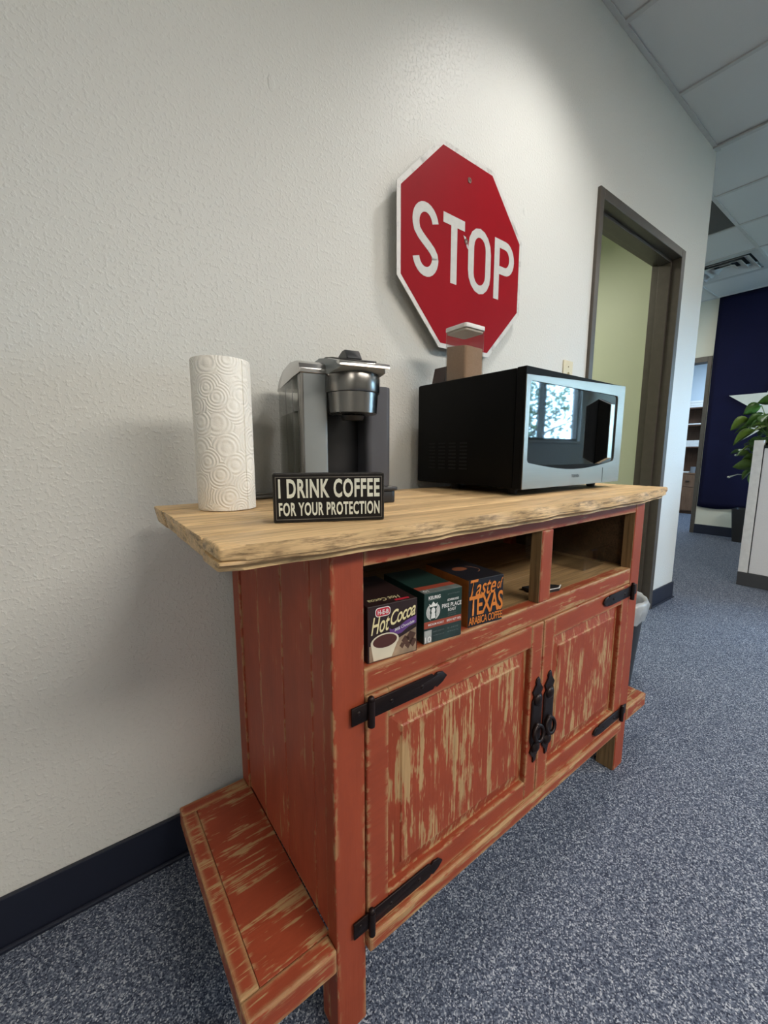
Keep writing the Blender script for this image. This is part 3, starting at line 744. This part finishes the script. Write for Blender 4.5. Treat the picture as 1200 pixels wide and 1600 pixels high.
# ================================================================== INSIDE THE SIDEBOARD
def cw(u, v, z):
    c, s = math.cos(.0099), math.sin(.0099); return (1.0736+u*c-v*s, -.545+u*s+v*c, z)
SH = .6838
F = lambda ox, oz: (lambda a, b, d: (ox+a, -.0010, oz+b))
WHT = plain('white_print', (.72, .72, .70), .5); 
def carton(name, u, v, w, h, dep, mats, label, th=-.122):
    e = tag(empty(name, cw(u, v, SH), th+.0099), label, 'box', 'drink cartons in the sideboard')
    return e, MB().box(0, w, 0, dep, 0, h, .0008, 1).build('carton', mats, e)
FF = lambda ox, oz: (lambda a, b, d: (ox+a, -.0006, oz+b))
FT = lambda ox, oy, hz: (lambda a, b, d: (ox-a, oy-b, hz+.0006))         # upside-down print on the lid
def patch(name, pts, mat, parent, d=-.0003):
    m = MB(); m.prism(pts, ID, d, .0002); return m.build(name, mat, parent)
# hot cocoa
bx, _ = carton('cocoa_box', .075, .0125, .0985, .0985, .150, plain('cocoa_brown_card', (.022, .010, .010), .42), 'dark brown hot cocoa box with a cup picture, left of the coffee cartons')
RASP = plain('logo_red', (.48, .02, .04), .5); YEL = plain('pale_yellow_print', (.74, .66, .36), .5); PURP = plain('purple_print', (.115, .045, .21), .5)
patch('logo_badge', rrect(.0145, .0435, .0785, .0945, .006), WHT, bx); patch('logo_badge', rrect(.0158, .0422, .0798, .0932, .0052), RASP, bx, -.0005)
lettering('lettering', 'H-E-B', WHT, bx, .021, .008, F(.0186, .0825), .03)
def tilt(ox, oz, k): return lambda a, b, d: (ox+a, -.0008, oz+b+k*a)
lettering('lettering', 'Hot', YEL, bx, .036, .030, tilt(.006, .0485, .12), .012, .35); lettering('lettering', 'Cocoa', YEL, bx, .051, .026, tilt(.0435, .058, .22), .012, .35, .9)
rib = [(.0415, .055), (.047, .051), (.06, .053), (.075, .0615), (.0965, .067), (.0965, .0535), (.08, .0495), (.066, .0415), (.052, .0395), (.043, .044)]
patch('ribbon', rib[::-1], PURP, bx); lettering('lettering', 'Milk Chocolate', WHT, bx, .040, .0055, tilt(.052, .0465, .22), .01, .2)
patch('cup_background', [(.003, .002), (.0965, .002), (.0965, .0455), (.070, .036), (.05, .030), (.003, .030)], plain('warm_table_photo', (.36, .25, .16), .6, grain=.5), bx, -.0002)
CUPW = plain('printed_cup_cream', (.66, .60, .46), .5); CUPC = plain('printed_cocoa', (.075, .022, .018), .5)
patch('cup_picture', [(.006, .033), (.011, .003), (.046, .003), (.060, .033)], CUPW, bx, -.0004)
patch('cup_picture', arc(.033, .0335, .0275, .0145, 0, 342, 20), CUPW, bx, -.0006); patch('cup_picture', arc(.033, .0345, .0235, .0115, 0, 342, 20), CUPC, bx, -.0008)
rr = random.Random(5)
for (x, z, s) in ((.075, .026, .009), (.086, .030, .011), (.090, .019, .009), (.080, .016, .007), (.068, .018, .006)):
    patch('chocolate_picture', [(x+s*math.cos(a+.4), z+s*math.sin(a+.4)) for a in (0, 1.4, 2.7, 4.3)], plain('printed_chocolate', (.09, .04, .025), .6, grain=.4), bx, -.0005)
lettering('lettering', 'Hot Cocoa', YEL, bx, .062, .014, FT(.075, .028, .0985), .006, .3); patch_t = MB(); patch_t.box(.058, .086, .006, .0125, .0985, .0989); patch_t.build('logo_badge', RASP, bx)
for k, rad in enumerate((.018, .027, .036)):
    q = MB()
    for quad in stroke(arc(.042, .095, rad, rad*.8, 20, 170+20*k, 14), .0022): q.poly([(p[0], p[1], .0989) for p in quad])
    q.build('swirl_print', plain('grey_swirl', (.12, .09, .085), .5), bx)
# pike place
GRN = plain('dark_green_card', (.010, .034, .028), .42); RUST = plain('rust_band', (.30, .055, .028), .5); GREY = plain('grey_green_print', (.17, .20, .19), .5, grain=.4)
bx, _ = carton('coffee_pod_box', .1965, .0085, .0883, .0967, .145, GRN, 'dark green coffee pod box with round white emblem and rust band')
patch('band', [(.0005, .030), (.0878, .030), (.0878, .0425), (.0005, .0425)], RUST, bx)
patch('band', [(.0005, .001), (.0878, .001), (.0878, .0298), (.0005, .0298)], plain('deep_green_band', (.022, .045, .042), .5, grain=.5), bx, -.0002)
patch('count_square', [(.001, .002), (.0175, .002), (.0175, .026), (.001, .026)], plain('pale_square', (.40, .42, .40), .5, grain=.3), bx, -.0004)
lettering('lettering', '10', WHT, bx, .0145, .0115, F(.002, .003), .02); lettering('lettering', 'MEDIUM ROAST', WHT, bx, .036, .004, F(.009, .0345), .01)
lettering('lettering', 'BREW HOT 100%', WHT, bx, .034, .0045, F(.052, .0345), .01)
for k in range(4): lettering('small_print', ['ARABICA COFFEE PODS', 'recyclable K-Cup pods', '10 - 0.42 OZ', 'NET WT 4.2 OZ 119 g'][k], GREY, bx, .026, .0028, F(.020+(.034 if k > 1 else 0), .020-.0075*(k % 2)), .005)
lettering('lettering', 'KEURIG', WHT, bx, .027, .0065, F(.009, .0845), .03); patch('rule', [(.009, .0828), (.036, .0828), (.036, .0835), (.009, .0835)], GREY, bx)
lettering('lettering', 'STARBUCKS', WHT, bx, .027, .0042, F(.0525, .0745), .03); lettering('lettering', 'PIKE PLACE', WHT, bx, .0465, .0082, F(.040, .0625), .015); lettering('lettering', 'ROAST', WHT, bx, .019, .0058, F(.0545, .0545), .015)
lettering('small_print', 'smooth and balanced', GREY, bx, .020, .0028, F(.054, .0495), .0); lettering('small_print', 'with cocoa notes', GREY, bx, .020, .0028, F(.054, .0455), .0); lettering('small_print', 'genuine K-Cup pods', GREY, bx, .028, .003, F(.053, .0865), .0)
EC = (.0205, .0615)
em = MB(); 
def em_add(pts, d=-.0005): em.prism([(EC[0]+a, EC[1]+b) for a, b in pts], ID, d, .0002)
for k in range(2):
    sgn = -1 if k else 1
    for i in range(4):
        pth = arc(0, -.001, .0150-.0022*i, .0160-.0020*i, -68+10*i, 50-6*i, 7)
        for q in stroke(pth, .0013):
            qq = [(sgn*p[0], p[1]) for p in q]; em_add(qq if sgn < 0 else qq[::-1])
em_add(arc(0, .001, .0045, .0058, 0, 340, 14)); em_add([(-.0052, -.014), (.0052, -.014), (.0040, -.004), (-.0040, -.004)])
em_add([(-.008, .0085), (.008, .0085), (.0095, .0150), (.005, .0120), (.0, .0180), (-.005, .0120), (-.0095, .0150)])
em.build('emblem', WHT, bx)
pt_ = MB(); pt_.box(.0005, .0878, .003, .036, .0967, .0970); pt_.build('lid_band', RUST, bx); 
p2 = MB(); p2.box(.0005, .0878, .0005, .018, .0968, .0972); p2.build('lid_band', GREY, bx); lettering('lettering', '10', WHT, bx, .011, .010, FT(.016, .015, .0969), .02)
# taste of texas
NAVY = plain('black_navy_card', (.008, .010, .016), .4); ORG = plain('orange_print', (.62, .19, .025), .5); ORGS = plain('orange_card', (.42, .12, .02), .5, grain=.3)
bx, _ = carton('coffee_carton', .3165, .009, .0950, .0985, .145, NAVY, 'black and orange Texas arabica coffee carton, right of the green box')
sd = MB(); sd.box(-.0004, .0004, .001, .144, .001, .0975); sd.build('orange_side', ORGS, bx)
lettering('lettering', 'Taste', ORG, bx, .070, .036, tilt(.003, .0625, .02), .010, .35); lettering('lettering', 'of', ORG, bx, .016, .022, tilt(.0765, .070, .05), .008, .35)
lettering('lettering', 'TEXAS', ORG, bx, .0925, .042, F(.0015, .0235), .02, 0, .9); lettering('lettering', 'ARABICA COFFEE', ORG, bx, .092, .0165, F(.0015, .005), .012, 0, .9)
q = MB(); q.prism(arc(.038, .075, .018, .013, 0, 340, 16), lambda a, b, d: (a, b, d), .0985, .0989); q.build('bean_print', plain('copper_print', (.22, .07, .03), .5, grain=.4), bx)
q = MB()
for quad in stroke([(.064, .085), (.074, .070), (.076, .055), (.070, .045), (.060, .040)], .0015): q.poly([(p[0], p[1], .0990) for p in quad])
q.build('line_print', plain('copper_line', (.30, .13, .07), .5), bx)

# acrylic bin
ab = tag(empty('acrylic_bin', cw(.902, .075, SH), .0099), 'clear acrylic scoop bin at the right end of the open shelf', 'bin')
ACR = glassy('acrylic', (.975, .978, .98), .10, 1.6)
bm_ = MB(); LW, LD = .125, .200; th = .0025
bm_.box(0, LW, 0, LD, 0, th)
prof = [(0, 0), (LD, 0), (LD, .125), (.10, .110), (.045, .085), (.012, .062), (0, .058)]
for x in (0, LW-th): bm_.prism(prof, lambda a, b, d: (d, a, b), x, x+th)
bm_.box(th, LW-th, 0, th, th, .058).box(th, LW-th, LD-th, LD, th, .125)
bm_.build('tray', ACR, ab)
lp = MB(); lp.prism([(.0, .0575), (-.012, .064), (-.020, .064), (-.020, .066), (-.011, .0665), (.0, .0605)], lambda a, b, d: (d, a, b), 0, LW); lp.build('front_lip', ACR, ab)
# dark card on the shelf
cd = tag(empty('card_pouch', cw(.600, .036, SH+.0003), -.15), 'small black card pouch with white edges behind the middle post', 'pouch')
MB().prism([(0, 0), (.075, -.004), (.098, .010), (.07, .042), (.0, .050)], lambda a, b, d: (a, b, d), 0, .008, .001, 1).build('pouch', BLACK_M, cd)
MB().prism([(.0, -.001), (.075, -.005), (.099, .010), (.096, .0115), (.074, -.0025), (.0, .0015)], lambda a, b, d: (a, b, d), .0082, .0095).build('white_edge', WHT, cd)

# ================================================================== WASTE BIN BESIDE THE SIDEBOARD
BIN = (2.635, -.262)
wbn = tag(empty('waste_bin', (*BIN, .001)), 'dark waste bin with a white liner between sideboard and door', 'waste bin')
MB().lathe([(0, 0), (.095, 0), (.125, .395), (.120, .395), (.091, .006), (0, .006)], n=32).build('bucket', plain('dark_bin_plastic', (.02, .022, .025), .45), wbn, 35)
lb = MB(); nseg = 40; rgs = []
lr = random.Random(8)
for (r, z, j) in ((.110, .26, 0), (.126, .325, .004), (.133, .36, .006), (.138, .402, .004), (.129, .418, .003), (.118, .402, .002), (.108, .30, .0)):
    rgs.append([lb.bm.verts.new(((r+j*math.sin(i*2.7+z*40)*1.0)*math.cos(2*PI*i/nseg), (r+j*math.sin(i*2.7+z*40))*math.sin(2*PI*i/nseg), z+(j*1.6*math.sin(i*1.3) if z < .37 else j*.8*math.sin(i*.9)))) for i in range(nseg)])
for a, b in zip(rgs[1:], rgs[2:]):
    for i in range(nseg): lb.bm.faces.new((a[i], a[(i+1) % nseg], b[(i+1) % nseg], b[i]))
lb.build('bin_liner', plain('milky_liner', (.36, .38, .39), .25, grain=.2), wbn, True)

# ================================================================== HALL BEYOND THE CORNER
# cubicle partition
pa = tag(empty('cubicle_partition', (4.92, -.194, 0)), 'light grey cubicle partition end with a dark seam, in front of the plant', 'partition')
FAB = NT('grey_partition_fabric'); fv = FAB.coord(); FAB.set(color=FAB.mix(FAB.noise(fv, 240, 3, .7), (.64, .64, .64), (.80, .80, .80)), rough=.9)
MB().box(0, .06, -.058, 0, .105, 1.127, .003).build('end_post', plain('light_grey_metal', (.76, .76, .74), .5, grain=.1), pa)
MB().box(.002, .058, -1.26, -.064, .105, 1.068, .004).build('panel', FAB.m, pa)
MB().box(.006, .054, -1.26, -.058, .105, 1.09).build('seam', BLACK_M, pa)
MB().box(-.004, .064, -1.26, 0, 0, .105, .003).build('kick_strip', plain('dark_grey_kick', (.055, .056, .06), .5), pa)
MB().box(-.002, .062, -1.26, -.060, 1.068, 1.085, .003).build('top_cap', BLACK_M, pa)
shade_panel = tag(empty('cubicle_partition', (4.99, -1.455, 0)), 'unseen grey panel added behind the near partition to shade the hall floor', 'partition')  # unseen panel, added to keep window light off the hall floor
MB().box(0, 1.9, -.056, 0, .105, 1.068, .004).build('panel', FAB.m, shade_panel)
MB().box(0, 1.9, -.060, .004, 0, .105, .003).build('kick_strip', MATS['dark_grey_kick'], shade_panel)
MB().box(0, 1.9, -.059, .003, 1.068, 1.085, .003).build('top_cap', BLACK_M, shade_panel)
# planter hooked behind the partition, with its plant
pp = tag(empty('potted_plant', (5.115, -.29, .90)), 'leafy green peace lily in a black planter behind the partition', 'plant')
pb = MB(); pb.box(-.115, .115, -.19, .07, 0, .21, .01).box(-.20, -.115, -.1, .0, .188, .208); pb.build('planter', BLACK_M, pp)
lr = random.Random(21)
LEAF = NT('glossy_leaf'); lv_ = LEAF.coord(); LEAF.set(color=LEAF.mix(LEAF.noise(lv_, 25, 3), (.022, .070, .012), (.085, .18, .028)), rough=.35, spec=.4)
LEAF2 = NT('yellow_green_leaf'); lv_ = LEAF2.coord(); LEAF2.set(color=LEAF2.mix(LEAF2.noise(lv_, 25, 3), (.07, .14, .015), (.19, .28, .05)), rough=.35, spec=.4)
def leaf_mesh(mat, L=.115, Wd=.046):
    m = MB(); rows = []
    for i in range(8):
        t = i/7; w = Wd*math.sin(PI*min(1, t*1.02))**.75*(1.0-.25*t) if 0 < i < 7 else 0
        x = L*t; z = -.30*L*t*t
        if w: rows.append([m.bm.verts.new((x, -w, z+.25*w)), m.bm.verts.new((x, 0, z)), m.bm.verts.new((x, w, z+.25*w))])
        else: rows.append([m.bm.verts.new((x, 0, z))])
    for a, b in zip(rows, rows[1:]):
        if len(a) == 1: m.bm.faces.new((a[0], b[0], b[1])); m.bm.faces.new((a[0], b[1], b[2]))
        elif len(b) == 1: m.bm.faces.new((a[0], b[0], a[1])); m.bm.faces.new((a[1], b[0], a[2]))
        else:
            m.bm.faces.new((a[0], b[0], b[1], a[1])); m.bm.faces.new((a[1], b[1], b[2], a[2]))
    o = m.build('leaf', mat, pp, True); md = o.modifiers.new('thickness', 'SOLIDIFY'); md.thickness = .0012; return o
protos = [leaf_mesh(LEAF.m), leaf_mesh(LEAF2.m)]; used = [False, False]
stems = MB()
def put_leaf(base, tip, kind, sc=1.0, roll=0):
    base, tip = Vector(base), Vector(tip); d = (tip-base); 
    o = protos[kind] if not used[kind] else protos[kind].copy()
    if used[kind]: COL.objects.link(o); o.parent = pp
    used[kind] = True
    L = d.length; x = d.normalized(); up = Vector((0, 0, 1)); y = up.cross(x)
    y = y.normalized() if y.length > .05 else Vector((0, 1, 0)); z = x.cross(y)
    M = Matrix((x, y, z)).transposed().to_4x4() @ Matrix.Rotation(roll, 4, 'X')
    o.matrix_local = Matrix.Translation(base) @ M @ Matrix.Diagonal((L/.115, L/.115*sc, L/.115*sc, 1))
def stem_to(p, r=.0026):
    q = Vector((lr.uniform(-.05, .05), lr.uniform(-.06, .06), .19)); p = Vector(p); mid = (q+p)/2+Vector((0, 0, .06))
    stems.tube([q, q.lerp(mid, .6), mid.lerp(p, .5), p], r, 5)
for k in range(70):
    a = lr.uniform(0, 2*PI); rad = lr.uniform(.02, .17); hz = lr.uniform(.24, .50)-rad*.6
    b = Vector((math.cos(a)*rad*.75, math.sin(a)*rad+.02, hz)); out = Vector((math.cos(a), math.sin(a), lr.uniform(-.75, .25))).normalized()*lr.uniform(.09, .135)
    stem_to(b); put_leaf(b, b+out, 0 if lr.random() < .6 else 1, lr.uniform(.9, 1.3), lr.uniform(-1.0, 1.0))
# leaves seen hanging to the left of the partition and over its top
for (b, t, k) in (((-.02, .25, .40), (-.06, .37, .345), 1), ((-.03, .20, .31), (-.07, .345, .24), 1), ((0, .19, .50), (-.02, .30, .46), 0), ((0, .10, .535), (-.02, .21, .545), 0), ((-.02, .17, .42), (-.04, .27, .375), 0),
                  ((.0, .18, .03), (-.01, .31, .05), 1), ((.0, .20, .00), (.0, .27, -.06), 1), ((.02, .18, .10), (.0, .28, .085), 1), ((.01, .19, -.03), (.0, .23, -.10), 1), ((.03, .16, .02), (.0, .25, -.01), 0), ((0, .22, .12), (-.02, .30, .14), 1)):
    b = (b[0], b[1]-.07, b[2]); t = (t[0], t[1]-.07, t[2]); stem_to(b); put_leaf(b, t, k, 1.25, lr.uniform(.3, .9))
stems.build('stems', LEAF2.m, pp, True)
for (b, t) in (((.0, .20, .13), (-.02, .305, .115)), ((.02, .19, .15), (0, .29, .155)), ((.0, .23, -.04), (-.02, .335, -.065)), ((-.01, .12, .36), (-.03, .16, .40))):
    b = (b[0], b[1]-.07, b[2]); t = (t[0], t[1]-.07, t[2]); m = MB(); m.tube([b, tuple((Vector(b)+Vector(t))/2+Vector((0, 0, .012))), t], [.002, .003, .007], 6); m.ball(t, .008, (1, 1.4, 1), 8); m.build('flower_bud', plain('white_bud', (.55, .58, .48), .5), pp, True)

# flag on the far wall
fg = tag(empty('flag', (XF-.016, .765, 0)), 'large navy flag with a white star pinned to the far wall', 'flag')
FBL = NT('navy_flag_cloth'); bv_ = FBL.coord(); FBL.set(color=FBL.mix(FBL.noise(bv_, 3, 3), (.0035, .004, .019), (.006, .0065, .030)), rough=.85, spec=.15)
def cloth(y0, y1, z0, z1, mat, name, tack=True):
    m = MB(); ny, nz = 26, 40; V = []
    for j in range(nz+1):
        row = []
        for i in range(ny+1):
            y = y0+(y1-y0)*i/ny; z = z0+(z1-z0)*j/nz
            x = .004*math.sin(y*9+z*2.2)+.003*math.sin(z*5+y*3); k = max(0, 1-(z-z0)/.35)
            x -= .012*k*abs(math.sin(y*8+z*14)); zz = z+(.018*math.sin((y-y0)*9) if j == 0 else 0)
            row.append(m.bm.verts.new((x, y, zz)))
        V.append(row)
    for j in range(nz):
        for i in range(ny): m.bm.faces.new((V[j][i], V[j][i+1], V[j+1][i+1], V[j+1][i]))
    o = m.build(name, mat, fg, True); md = o.modifiers.new('thickness', 'SOLIDIFY'); md.thickness = .002; return o
cloth(0, -1.30, .355, H-.005, FBL.m, 'blue_field')
stp = []
for i in range(10):
    r = .476 if i % 2 == 0 else .476*.382; a = PI/2+i*PI/5; stp.append((-.653+r*math.cos(a), 1.568+r*math.sin(a)))
star = MB(); star.prism(stp, lambda a, b, d: (d, a, b), -.0155, -.0125); star.build('white_star', plain('white_star_cloth', (.60, .61, .53), .85), fg)
# black waste basket by the far wall
bk = tag(empty('wastebasket', (6.99, .215, .001)), 'black rectangular wastebasket beneath the navy flag', 'wastebasket')
mm = MB(); r0 = rrect(-.09, .09, -.10, .10, .02, 4)
A = [mm.bm.verts.new((a, b, 0)) for a, b in r0]; Bb = [mm.bm.verts.new((a*1.3, b*1.32, .385)) for a, b in r0]; Cc = [mm.bm.verts.new((a*1.24, b*1.26, .385)) for a, b in r0]; Dd = [mm.bm.verts.new((a*.95, b*.95, .012)) for a, b in r0]
mm.bm.faces.new(A[::-1]); mm.bm.faces.new(Dd)
for P, Q in ((A, Bb), (Bb, Cc), (Cc, Dd)):
    for i in range(len(P)): mm.bm.faces.new((P[i], P[(i+1) % len(P)], Q[(i+1) % len(P)], Q[i]))
mm.build('bucket', BLACK_M, bk); MB().prism(rrect(-.12, .12, -.136, .136, .022, 4), lambda a, b, d: (a, b, d), .372, .386, .002, 1).bm.free()

# ceiling air vent
av_ = tag(empty('air_vent', (VENT[0], VENT[1], H)), 'square stepped ceiling air vent beyond the wall corner', 'air vent')
VM = plain('vent_white', (.50, .50, .48), .5)
def frustum(m, a0, a1, z0, z1):
    A = [m.bm.verts.new((x*a0, y*a0, z0)) for x, y in ((-1, -1), (1, -1), (1, 1), (-1, 1))]; B = [m.bm.verts.new((x*a1, y*a1, z1)) for x, y in ((-1, -1), (1, -1), (1, 1), (-1, 1))]
    for i in range(4): m.bm.faces.new((A[i], A[(i+1) % 4], B[(i+1) % 4], B[i]))
m = MB(); m.box(-G/2+.006, G/2-.006, -G/2+.006, -.245, -.004, .010).box(-G/2+.006, G/2-.006, .245, G/2-.006, -.004, .010).box(-G/2+.006, -.245, -.245, .245, -.004, .010).box(.245, G/2-.006, -.245, .245, -.004, .010); m.build('frame', VM, av_)
MB().box(-.26, .26, -.26, .26, .075, .085).build('duct', plain('duct_black', (.004, .004, .004), .9), av_)
for k, a in enumerate((.228, .158, .088)):
    m = MB(); frustum(m, a, a-.062, -.010, .026); o = m.build('louver_cone', VM, av_); md = o.modifiers.new('thickness', 'SOLIDIFY'); md.thickness = .003
MB().box(-.045, .045, -.045, .045, .02, .024).build('centre_plate', VM, av_)

# ================================================================== FAR ROOM
OAK = rawwood('brown_veneer', 'z', (.20, .115, .07), (.10, .05, .03), .4); OAKD = rawwood('dark_veneer', 'z', (.105, .055, .034), (.04, .02, .01), .4)
oc = tag(empty('office_cabinet', (9.10, 1.384, 0)), 'brown wood office cabinet seen through the far doorway', 'cabinet')
MB().box(.012, .34, 0, 1.2, .045, .675, .003).build('body', OAK, oc); MB().box(0, .345, -.008, 1.21, .675, .700, .003).build('top', OAK, oc); MB().box(.03, .34, .01, 1.19, .001, .045).build('plinth', OAKD, oc)
for k in range(2):
    d = MB().box(-.004, .012, .006+.598*k, .596+.598*k, .46, .668, .003).build('drawer', OAK, oc); MB().box(-.02, -.004, .065+.45*k, .125+.45*k, .555, .565, .002).build('handle', BLACK_M, d)
    MB().box(-.004, .012, .006+.598*k, .596+.598*k, .06, .452, .003).build('door', OAK, oc)
hu = tag(empty('shelf_hutch', (9.20, 1.384, .7004)), 'dark brown shelf hutch standing on the far office cabinet', 'shelf')
MB().box(.22, .235, 0, 1.2, 0, 1.16).build('back', OAKD, hu)
for y in (0, 1.185): MB().box(.0, .22, y, y+.015, 0, 1.16).build('side', OAKD, hu)
for z in (.42, .785, 1.07): MB().box(.0, .22, .015, 1.185, z, z+.018).build('shelf', OAKD, hu)
PAP = plain('white_paper_edges', (.72, .74, .74), .7)
for k, (z, h, lab) in enumerate(((.4386+.7004, .105, 'tall white paper stack on the lowest shelf of the far hutch'), (.8036+.7004, .022, 'thin white paper stack on the middle shelf of the far hutch'), (1.0886+.7004, .11, 'white paper stack on the top shelf of the far hutch'))):
    p = tag(empty('paper_stack', (9.202, 1.402, z)), lab, 'paper', 'paper stacks on the far hutch')
    nlay = max(1, int(h/.035))
    for q in range(nlay): MB().box(.002*(q % 2), .20, 0, .30, h*q/nlay+.001, h*(q+1)/nlay-.001, .001, 1).build('ream', PAP, p)
tag(MB().lathe([(0, 0), (.035, 0), (.04, .10), (.036, .10), (.032, .004), (0, .004)], n=20).build('cup', plain('grey_glass_cup', (.20, .21, .23), .2), None, 35, loc=(9.15, 1.44, .7005)), 'grey cup on the far office cabinet', 'cup')
tag(MB().box(-.06, .06, -.07, .07, 0, .018, .002).build('note_pad', PAP, loc=(9.165, 1.555, .7005)), 'white note pad on the far office cabinet', 'note pad')

# ================================================================== OUTSIDE THE WINDOW
struct(MB().box(XJ+.16, 160, -150, YB-.16, -.3, -.2).build('ground_outside', plain('grass_ground', (.055, .06, .035), .9, grain=.4)))
tl = random.Random(4)
for k, (tx, ty, sc) in enumerate(((12.2, -7.4, 1.0), (17.2, -11.2, 1.3), (9.2, -11.4, 1.1))):
    tr = tag(empty('tree', (tx, ty, -.2)), ['leafy tree nearest the window', 'largest leafy tree, far to the right outside the window', 'leafy tree straight out from the window'][k], 'tree', 'trees outside the window')
    m = MB(); m.tube([(0, 0, 0), (.05, 0, 1.2*sc), (-.05, .1, 2.6*sc)], [.16*sc, .13*sc, .07*sc], 8)
    for i in range(7):
        a = i*.9; m.tube([(0, 0, (1.2+.18*i)*sc), (math.cos(a)*.7*sc, math.sin(a)*.7*sc, (1.7+.2*i)*sc), (math.cos(a)*1.5*sc, math.sin(a)*1.5*sc, (2.0+.25*i)*sc)], [.05, .035, .012], 5)
    m.build('trunk', plain('bark', (.05, .035, .025), .9), tr, True)
    lf = MB()
    for i in range(1700):
        u = tl.random()**.45*2.1*sc; a = tl.uniform(0, 2*PI); b = tl.uniform(-1, 1); s_ = math.sqrt(1-b*b)
        p = Vector((u*s_*math.cos(a), u*s_*math.sin(a), 2.7*sc+u*b*.95)); n1 = Vector((tl.gauss(0, 1), tl.gauss(0, 1), tl.gauss(0, 1))).normalized(); n2 = n1.orthogonal().normalized(); r_ = tl.uniform(.045, .10)*sc
        lf.poly([p-n1*r_, p+n2*r_*.5, p+n1*r_, p-n2*r_*.5])
    o = lf.build('foliage', plain('tree_leaves', (.05, .085, .025), .6, grain=.5), tr); o['kind'] = 'stuff'

# fixtures overhead (out of the frame)
dl = tag(empty('downlight', (2.30, -.46, H-.006)), 'round recessed downlight in the ceiling above the stop sign', 'light')
MB().lathe([(.085, .004), (.085, -.004), (.105, -.004), (.105, .004), (.085, .004)], n=32).build('trim_ring', VM, dl, 35)
for o in list(COL.objects):
    if o.type == 'MESH' and o.parent is None and 'kind' not in o and 'category' not in o: print('untagged', o.name)
